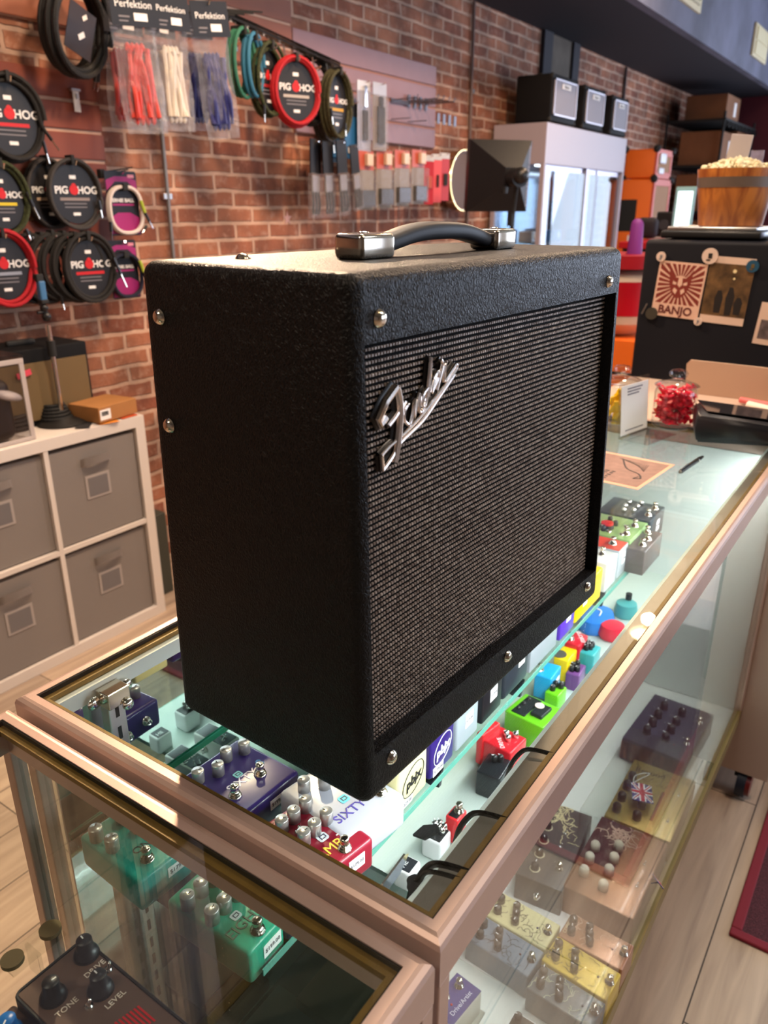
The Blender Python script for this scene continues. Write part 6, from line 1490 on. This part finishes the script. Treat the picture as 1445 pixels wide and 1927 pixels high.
tag(f0, lab, 'foam piece', 'cream foam pieces in the wooden bucket'); first = True
rnd = random.Random(5)
for k in range(130):
    rr_ = math.sqrt(rnd.random())*.088; a_ = rnd.uniform(0, 2*PI); z_ = 1.388+.143+max(0, (.10-rr_))*.25+rnd.uniform(-.004, .005)
    o = f0 if k == 0 else dup(f0)
    o.location = (SX+math.cos(a_)*rr_, SY-.005+math.sin(a_)*rr_, z_); o.rotation_euler = (rnd.uniform(-1.5, 1.5), rnd.uniform(-1.5, 1.5), rnd.uniform(0, 6)); s_ = rnd.uniform(.8, 1.25); o.scale = (s_, s_, s_)
b = new_bm(); cyl(b, (0, 0, .139), .096, .008, 32); 
o = link('foam_bed', b, foam, None); o.location = (SX, SY-.005, 1.388); tag(o, 'bed of small cream foam at the top of the wooden bucket', 'foam', kind='stuff')
b = new_bm(); b2(b, (-.002, -.028, 0), (.002, .028, .095), .001); o = link('white_card', b, mat('card_offwhite', '#b9b0b2', .5)); o.location = (SX+.02, SY+.010, 1.530); o.rotation_euler = (.10, -.08, .15); tag(o, 'upright white card stuck into the foam of the bucket', 'card')
b = new_bm(); b2(b, (-.002, -.017, 0), (.002, .017, .055), .001); o = link('plastic_card', b, film_mat('violet_film', (.75, .72, .85), .35, (.5, .45, .6))); o.location = (SX+.02, SY-.045, 1.528); o.rotation_euler = (0, -.05, .1); tag(o, 'small see-through violet card stuck into the foam of the bucket', 'card')
t = thing('clear_gadget', 'small clear and black gadget beside the bucket at the right edge of the photo', 'gadget', (SX-.06, SY-.155, 1.353))
b = new_bm(); lathe(b, [(0, 0), (.028, 0), (.028, .05), (.018, .065), (0, .07)], 20); link('dome', b, glass_mat('smoked', (.5, .45, .48), 1.6), t, True)
b = new_bm(); b2(b, (-.02, -.012, .06), (.02, .012, .09), .004); link('cap', b, black, t)

# ================================================================== the white cash desk beyond the show-case, and what is on it
desk = mat('desk_white', '#c4ac9c', .5)
t = thing('cash_desk', 'white desk on castors at the far end of the show-case', 'desk', (1.512, 0, 0))
b = new_bm(); b2(b, (0, -.088, .080), (.022, .50, ZT-.012), .002); link('end_panel', b, desk, t)
b = new_bm(); b2(b, (.022, -.085, .10), (.485, -.065, ZT-.012)); b2(b, (.022, .48, .10), (.485, .50, ZT-.012)); b2(b, (.022, -.065, .10), (.485, .48, .12)); link('carcass', b, desk, t)
b = new_bm(); b2(b, (-.002, -.09, ZT-.012), (.487, .52, ZT-.001), .002); link('desk_top', b, desk, t)
t2 = thing('castor', 'dark castor wheel with a red rim under the white desk', 'wheel', (1.535, -.030, .040))
b = new_bm(); cyl(b, (0, 0, 0), .038, .022, 28, axis='Y'); link('tyre', b, mat('navy_tyre', '#1c2234', .5), t2, True)
b = new_bm(); cyl(b, (0, -.016, 0), .032, .012, 28, axis='Y'); link('red_rim', b, mat('deep_red_rim', '#6e1616', .35), t2, True)
b = new_bm(); b2(b, (-.012, -.02, .02), (.012, .02, .06)); link('fork', b, matte_black, t2)
# cardboard sheet standing at the back of the desk
Pq = [Vector((1.9000, 0.3470, 1.0515)), Vector((1.9000, 0.1185, 1.0493))]
t = thing('cardboard_sheet', 'pale cardboard sheet standing at the back of the white desk against the fridge', 'sheet', (1.86, .33, ZT))
b = new_bm(); prism(b, [(-.46, 0), (-.005, 0), (.0, .080), (-.010, .092), (-.46, .088)], 0, .004, Matrix.Rotation(PI/2, 4, 'Z') @ Matrix.Rotation(-.12, 4, 'X')); link('sheet', b, mat('pale_card', '#cbae98', .7), t)
def flat_paper(label, x, y, w, l, rot, z, col='#d9c4b4'):
    b = new_bm(); box(b, (0, 0, 0), (w, l, .0008)); o = link('paper_sheet', b, mat('paper_%s' % col, col, .7)); o.location = (x, y, z); o.rotation_euler = (0, 0, rot); return tag(o, label, 'paper')
flat_paper('large pale sheet of paper lying on the desk behind the card terminal', 1.64, .10, .24, .30, .25, ZT+.0010)
flat_paper('second pale sheet of paper further back on the desk', 1.72, -.02, .22, .20, -.3, ZT+.0020, '#e2cbb6')
t = thing('tape_roll', 'white tape roll lying at the right edge on the desk', 'tape', (1.72, .045, ZT+.003), .2)
b = new_bm(); lathe(b, [(.026, 0), (.045, 0), (.045, .024), (.026, .024), (.026, 0)], 32); link('roll', b, mat('tape_white', '#dcd0c2', .5), t, True)
b = new_bm(); lathe(b, [(.025, 0), (.0262, 0), (.0262, .024), (.025, .024)], 32); link('core', b, mat('tape_core', '#c8b66a', .6), t, True)
def capsule(name, label, cat, p, q, r, m, cap=None):
    t = thing(name, label, cat, p); q = Vector(q)-Vector(p); b = new_bm(); n_ = 5
    tube(b, [q*.0, q*.02, q*.98, q], [r*.7, r, r, r*.7], 12); link('barrel', b, m, t, True)
    if cap: b = new_bm(); tube(b, [q*.72, q*1.01], r*1.12, 12); link('cap', b, cap, t, True)
capsule('marker_pen', 'pink marker pen lying on the desk in front of the cardboard sheet', 'pen', (1.80, .175, ZT+.010), (1.76, .075, ZT+.012), .008, mat('pink_marker', '#d86a6a', .4))
capsule('glue_stick', 'short white tube lying on the desk beside the pink marker', 'tube', (1.74, .145, ZT+.012), (1.70, .065, ZT+.012), .011, mat('tube_white', '#e0d4c8', .4))
capsule('rolled_paper', 'pale roll lying on the desk behind the white tube', 'roll', (1.79, .10, ZT+.020), (1.74, -.04, ZT+.022), .016, mat('pale_roll', '#d4b59a', .5))
b = new_bm(); b2(b, (-.02, -.033, 0), (.02, .033, .016), .003); o = link('black_clip_box', b, mat('black_clip', '#2e2a2c', .4)); o.location = (1.625, .245, ZT+.0015); o.rotation_euler = (0, 0, .1); tag(o, 'small black box lying on the desk behind the card terminal', 'box')
b = new_bm(); tube(b, smooth_path([(0, .02, 0), (.02, .0, .012), (.01, -.02, .0)], 6), .0015, 6); o = link('wire_loop', b, ink); o.location = (1.58, .10, ZT+.003); tag(o, 'small black wire loop standing up from the papers', 'wire')
# card terminal
t = thing('card_terminal', 'black card terminal lying on the far end of the show-case glass', 'card reader', (1.4528, 0.1111, 0.9660)); t.location.z = ZT+.001; t.rotation_euler = (0, 0, .42); t.scale = (1.12, 1.12, 1.5)
b = new_bm(); pts = [(-.055, .088), (.055, .075), (.062, -.06), (.045, -.088), (-.050, -.085), (-.062, -.06)]
bot = [b.verts.new((x*.93, y*.95, 0)) for x, y in pts]; mid = [b.verts.new((x, y, .014)) for x, y in pts]; up_ = [b.verts.new((x, y, .030+.006*(y/.09))) for x, y in pts]; top_ = [b.verts.new((x*.92, y*.94, .036+.007*(y/.09))) for x, y in pts]
for A_, B_ in ((bot, mid), (mid, up_), (up_, top_)):
    for i in range(6): b.faces.new((A_[i], A_[(i+1) % 6], B_[(i+1) % 6], B_[i]))
b.faces.new(top_); b.faces.new(bot[::-1]); bmesh.ops.bevel(b, geom=b.edges[:], offset=.003, segments=2, affect='EDGES')
link('body', b, mat('terminal_black', '#1d1c22', .35), t, 'all')
b = new_bm(); vs = box(b, (0, 0, .0395), (.095, .150, .0012), .0004, 1, mx=Matrix.Rotation(.075, 4, 'X')); link('screen', b, mat('dark_glossy', (.02, .018, .022), .05, coat=.5), t)
b = new_bm(); box(b, (.0, -.088, .020), (.06, .004, .004)); link('card_slot', b, matte_black, t)
b = new_bm(); tube(b, smooth_path([(1.455, .13, ZT+.012), (1.51, .12, ZT+.02), (1.56, .09, ZT+.008), (1.60, .05, ZT+.012), (1.66, .0, ZT+.006), (1.74, -.05, ZT+.006)], 6), .0022, 6); o = link('terminal_cable', b, ink, None, True); tag(o, 'thin black cable running from the card terminal over the papers', 'cable')
# candy jars
def jar(label, x, y, r, h):
    t = thing('candy_jar', label, 'jar', (x, y, ZT+.0005))
    gm_ = glass_mat('jar_glass', (.96, .97, .97), 1.5)
    b = new_bm(); lathe(b, [(0, 0), (r*.86, 0), (r*.97, .004), (r, .012), (r, h*.66), (r*.95, h*.74), (r*.80, h*.78), (r*.82, h*.80)], 40); lathe(b, [(r*.78, h*.79), (r*.93, h*.74), (r*.97, h*.66), (r*.97, .013), (r*.84, .006), (0, .006)], 40); link('bowl', b, gm_, t, True)
    b = new_bm(); lathe(b, [(r*.74, h*.785), (r*1.02, h*.79), (r*1.04, h*.81), (r*.92, h*.845), (r*.45, h*.90), (r*.2, h*.93), (r*.22, h*.945), (r*.40, h*.98), (r*.44, h*1.04), (r*.34, h*1.10), (0, h*1.13)], 40); link('lid', b, glass_mat('lid_glass', (.90, .90, .92), 1.9), t, True)
    return t
J1 = (1.4489, 0.2493, 0.9650); J2 = (1.4272, 0.3652, 0.9650)
jr = .047
jar('glass jar of red candies with a knobbed lid, next to the card terminal', J1[0]+.02, J1[1]+.005, jr, .118)
jar('glass jar of yellow candies half hidden behind the amplifier', J2[0]+.02, J2[1]+.010, jr, .118)
def fill(cx, cy, n, kind, cols, label, group, seed):
    rnd = random.Random(seed); b = new_bm()
    if kind == 'wrap':
        box(b, (0, 0, 0), (.020, .011, .009), .003, 2)
        for s_ in (-1, 1):
            b.faces.new([b.verts.new(v) for v in ((s_*.009, -.001, 0), (s_*.017, -.007, .001), (s_*.019, 0, -.001), (s_*.017, .007, .001), (s_*.009, .001, 0))])
    else:
        box(b, (0, 0, 0), (.052, .011, .006), .002, 2)
    me_ = None; base = None
    for k in range(n):
        if k == 0:
            base = link('wrapped_candy', b, mat('candy_%s_0' % kind, cols[0], .22), None, 'all'); o = base; tag(o, label, 'candy', group); o.scale = (1.2, 1.2, 1.2) if kind == 'wrap' else (1, 1, 1)
        else: o = dup(base)
        lim = jr*.97-(.014 if kind == 'wrap' else .022)
        rr_ = rnd.random()**.35*max(lim, .012); a_ = rnd.uniform(0, 2*PI)
        z_ = ZT+.017+(k/n)*(.070 if kind == 'wrap' else .045)
        o.location = (cx+math.cos(a_)*rr_, cy+math.sin(a_)*rr_, z_)
        o.rotation_euler = (rnd.uniform(-1, 1), rnd.uniform(-.6, .6) if kind == 'wrap' else rnd.uniform(.6, 1.3), rnd.uniform(0, 6.28))
fill(J1[0]+.02, J1[1]+.005, 95, 'wrap', ['#e01c38'], 'red wrapped candy in the jar next to the card terminal', 'red candies in the jar', 3)
fill(J2[0]+.02, J2[1]+.010, 26, 'stick', ['#f0c000'], 'yellow wrapped candy stick in the jar behind the amplifier', 'yellow candies in the jar', 4)
# acrylic sign holder (its square code is left out)
A0 = Vector((1.2871, 0.3176, 0.9670)); A1 = Vector((1.4107, 0.2923, 0.9670)); dv = A1-A0; sa = math.atan2(dv.y, dv.x); sw = dv.length
t = thing('sign_holder', 'clear acrylic sign holder with a white printed sheet between the candy jars', 'sign', (A0+A1)/2, sa); t.rotation_euler = (0, 0, sa)
SH = .125
leanM = Matrix.Rotation(-.10, 4, 'X')
b = new_bm(); box(b, (0, 0, SH/2), (sw, .002, SH), mx=leanM); box(b, (0, -.035, .001), (sw, .07, .002)); link('acrylic', b, acrylic, t)
b = new_bm(); box(b, (0, .0, SH*.47), (sw*.90, .0008, SH*.86), mx=leanM @ Matrix.Translation((0, -.0016, 0))); sh_ = link('printed_sheet', b, paper, t)
b = new_bm()
for k in range(3): b2(b, (-sw*.25, -.0024, SH*(.82-.05*k)), (sw*(.25-.06*k), -.0019, SH*(.845-.05*k)), mx=leanM)
link('printed_lines', b, greyink, sh_)
b = new_bm(); b2(b, (-sw*.30, -.0024, SH*.10), (sw*.30, -.0019, SH*.12), mx=leanM); link('footer_line', b, greyink, sh_)
# flyer, pen
c0 = Vector((1.1769, 0.1667, 0.9655)); c1 = Vector((0.9911, 0.1808, 0.9655)); c2 = Vector((1.0224, 0.3339, 0.9655)); 
ex_ = (c0-c1).normalized(); lw = (c0-c1).length; cy_ = Vector((-ex_.y, ex_.x, 0)); Lp = .19
t = thing('flyer', 'pink bordered printed flyer lying on the show-case glass beside the pen', 'flyer', (c0+c1)/2+cy_*Lp/2, math.atan2(ex_.y, ex_.x)); t.location.z = ZT+.0004
b = new_bm(); box(b, (0, 0, 0), (lw, Lp, .0006)); link('sheet', b, mat('pink_border', '#e0a890', .6), t)
b = new_bm(); box(b, (0, 0, .0005), (lw*.88, Lp*.93, .0003)); link('printed_area', b, mat('mauve_print', '#8a6c64', .6, var=.15, bscale=60), t)
b = new_bm()
for k in range(16): 
    x_ = -lw*.35+.045+k*.0018; tube(b, [(lw*.05+.002*k, -Lp*.34+.0014*k, .0009), (lw*.30+.0006*k, -Lp*.30+.0042*k, .0009)], .00035, 4)
tube(b, smooth_path([(-lw*.18, -Lp*.40, .001), (-lw*.05, -Lp*.33, .001), (lw*.06, -Lp*.16, .001), (lw*.36, .0, .001)], 6), [.001]+[.0018]*17+[.0006], 6, flat=.3)
tube(b, smooth_path([(-lw*.18, -Lp*.40, .001), (-lw*.22, -Lp*.34, .001), (-lw*.14, -Lp*.36, .001)], 4), .0015, 6, flat=.3)
link('bird_drawing', b, mat('soft_black_ink', '#30262a', .6), t)
b = new_bm(); rnd = random.Random(8)
for k in range(5):
    for j in range(7): x_ = -lw*.36+k*.011; y_ = -Lp*.1+j*.012; box(b, (x_+rnd.uniform(-.001, .001), y_, .0008), (.006, rnd.uniform(.005, .009), .0002))
link('printed_words', b, mat('soft_black_ink'), t)
p0 = Vector((1.1206, 0.1431, 0.9700)); p1 = Vector((1.2509, 0.1323, 0.9700))
t = thing('ballpoint_pen', 'black ballpoint pen lying on the show-case glass beside the flyer', 'pen', p0); q = p1-p0
b = new_bm(); tube(b, [q*.03, q*.06, q*.70, q*.74], [.0038, .0045, .0045, .0040], 12); link('barrel', b, mat('pen_black', '#1b1b18', .35), t, True)
b = new_bm(); tube(b, [q*.74, q*.80, q*.97, q], [.0046, .0046, .0028, .0012], 12); link('tip', b, black, t, True)
b = new_bm(); tube(b, [q*.715, q*.745], .0049, 12); link('ring', b, nickel, t, True)
b = new_bm(); tube(b, [q*.0, q*.035], .0030, 10); link('button', b, mat('grey_button', '#8c8c84', .4), t, True)
b = new_bm(); tube(b, [q*.03+Vector((0, 0, .0045)), q*.32+Vector((0, 0, .0062))], .0013, 6); link('clip', b, black, t, True)

# ================================================================== red rug on the floor
t = thing('rug', 'dark red rug with a bright red border on the wooden floor', 'rug', (1.065, -.103, 0))
b = new_bm(); b2(b, (.006, -.9, 0), (1.3, -.006, .006)); link('pile', b, mat('rug_pile', '#4a2026', .95, bump=1.0, bscale=400, var=.5), t)
b = new_bm()
for lo, hi in (((0, -.9), (.022, 0)), ((.022, -.022), (1.3, 0))): b2(b, (lo[0], lo[1], 0), (hi[0], hi[1], .009), .003)
link('border', b, mat('rug_border', '#7a1524', .8), t)
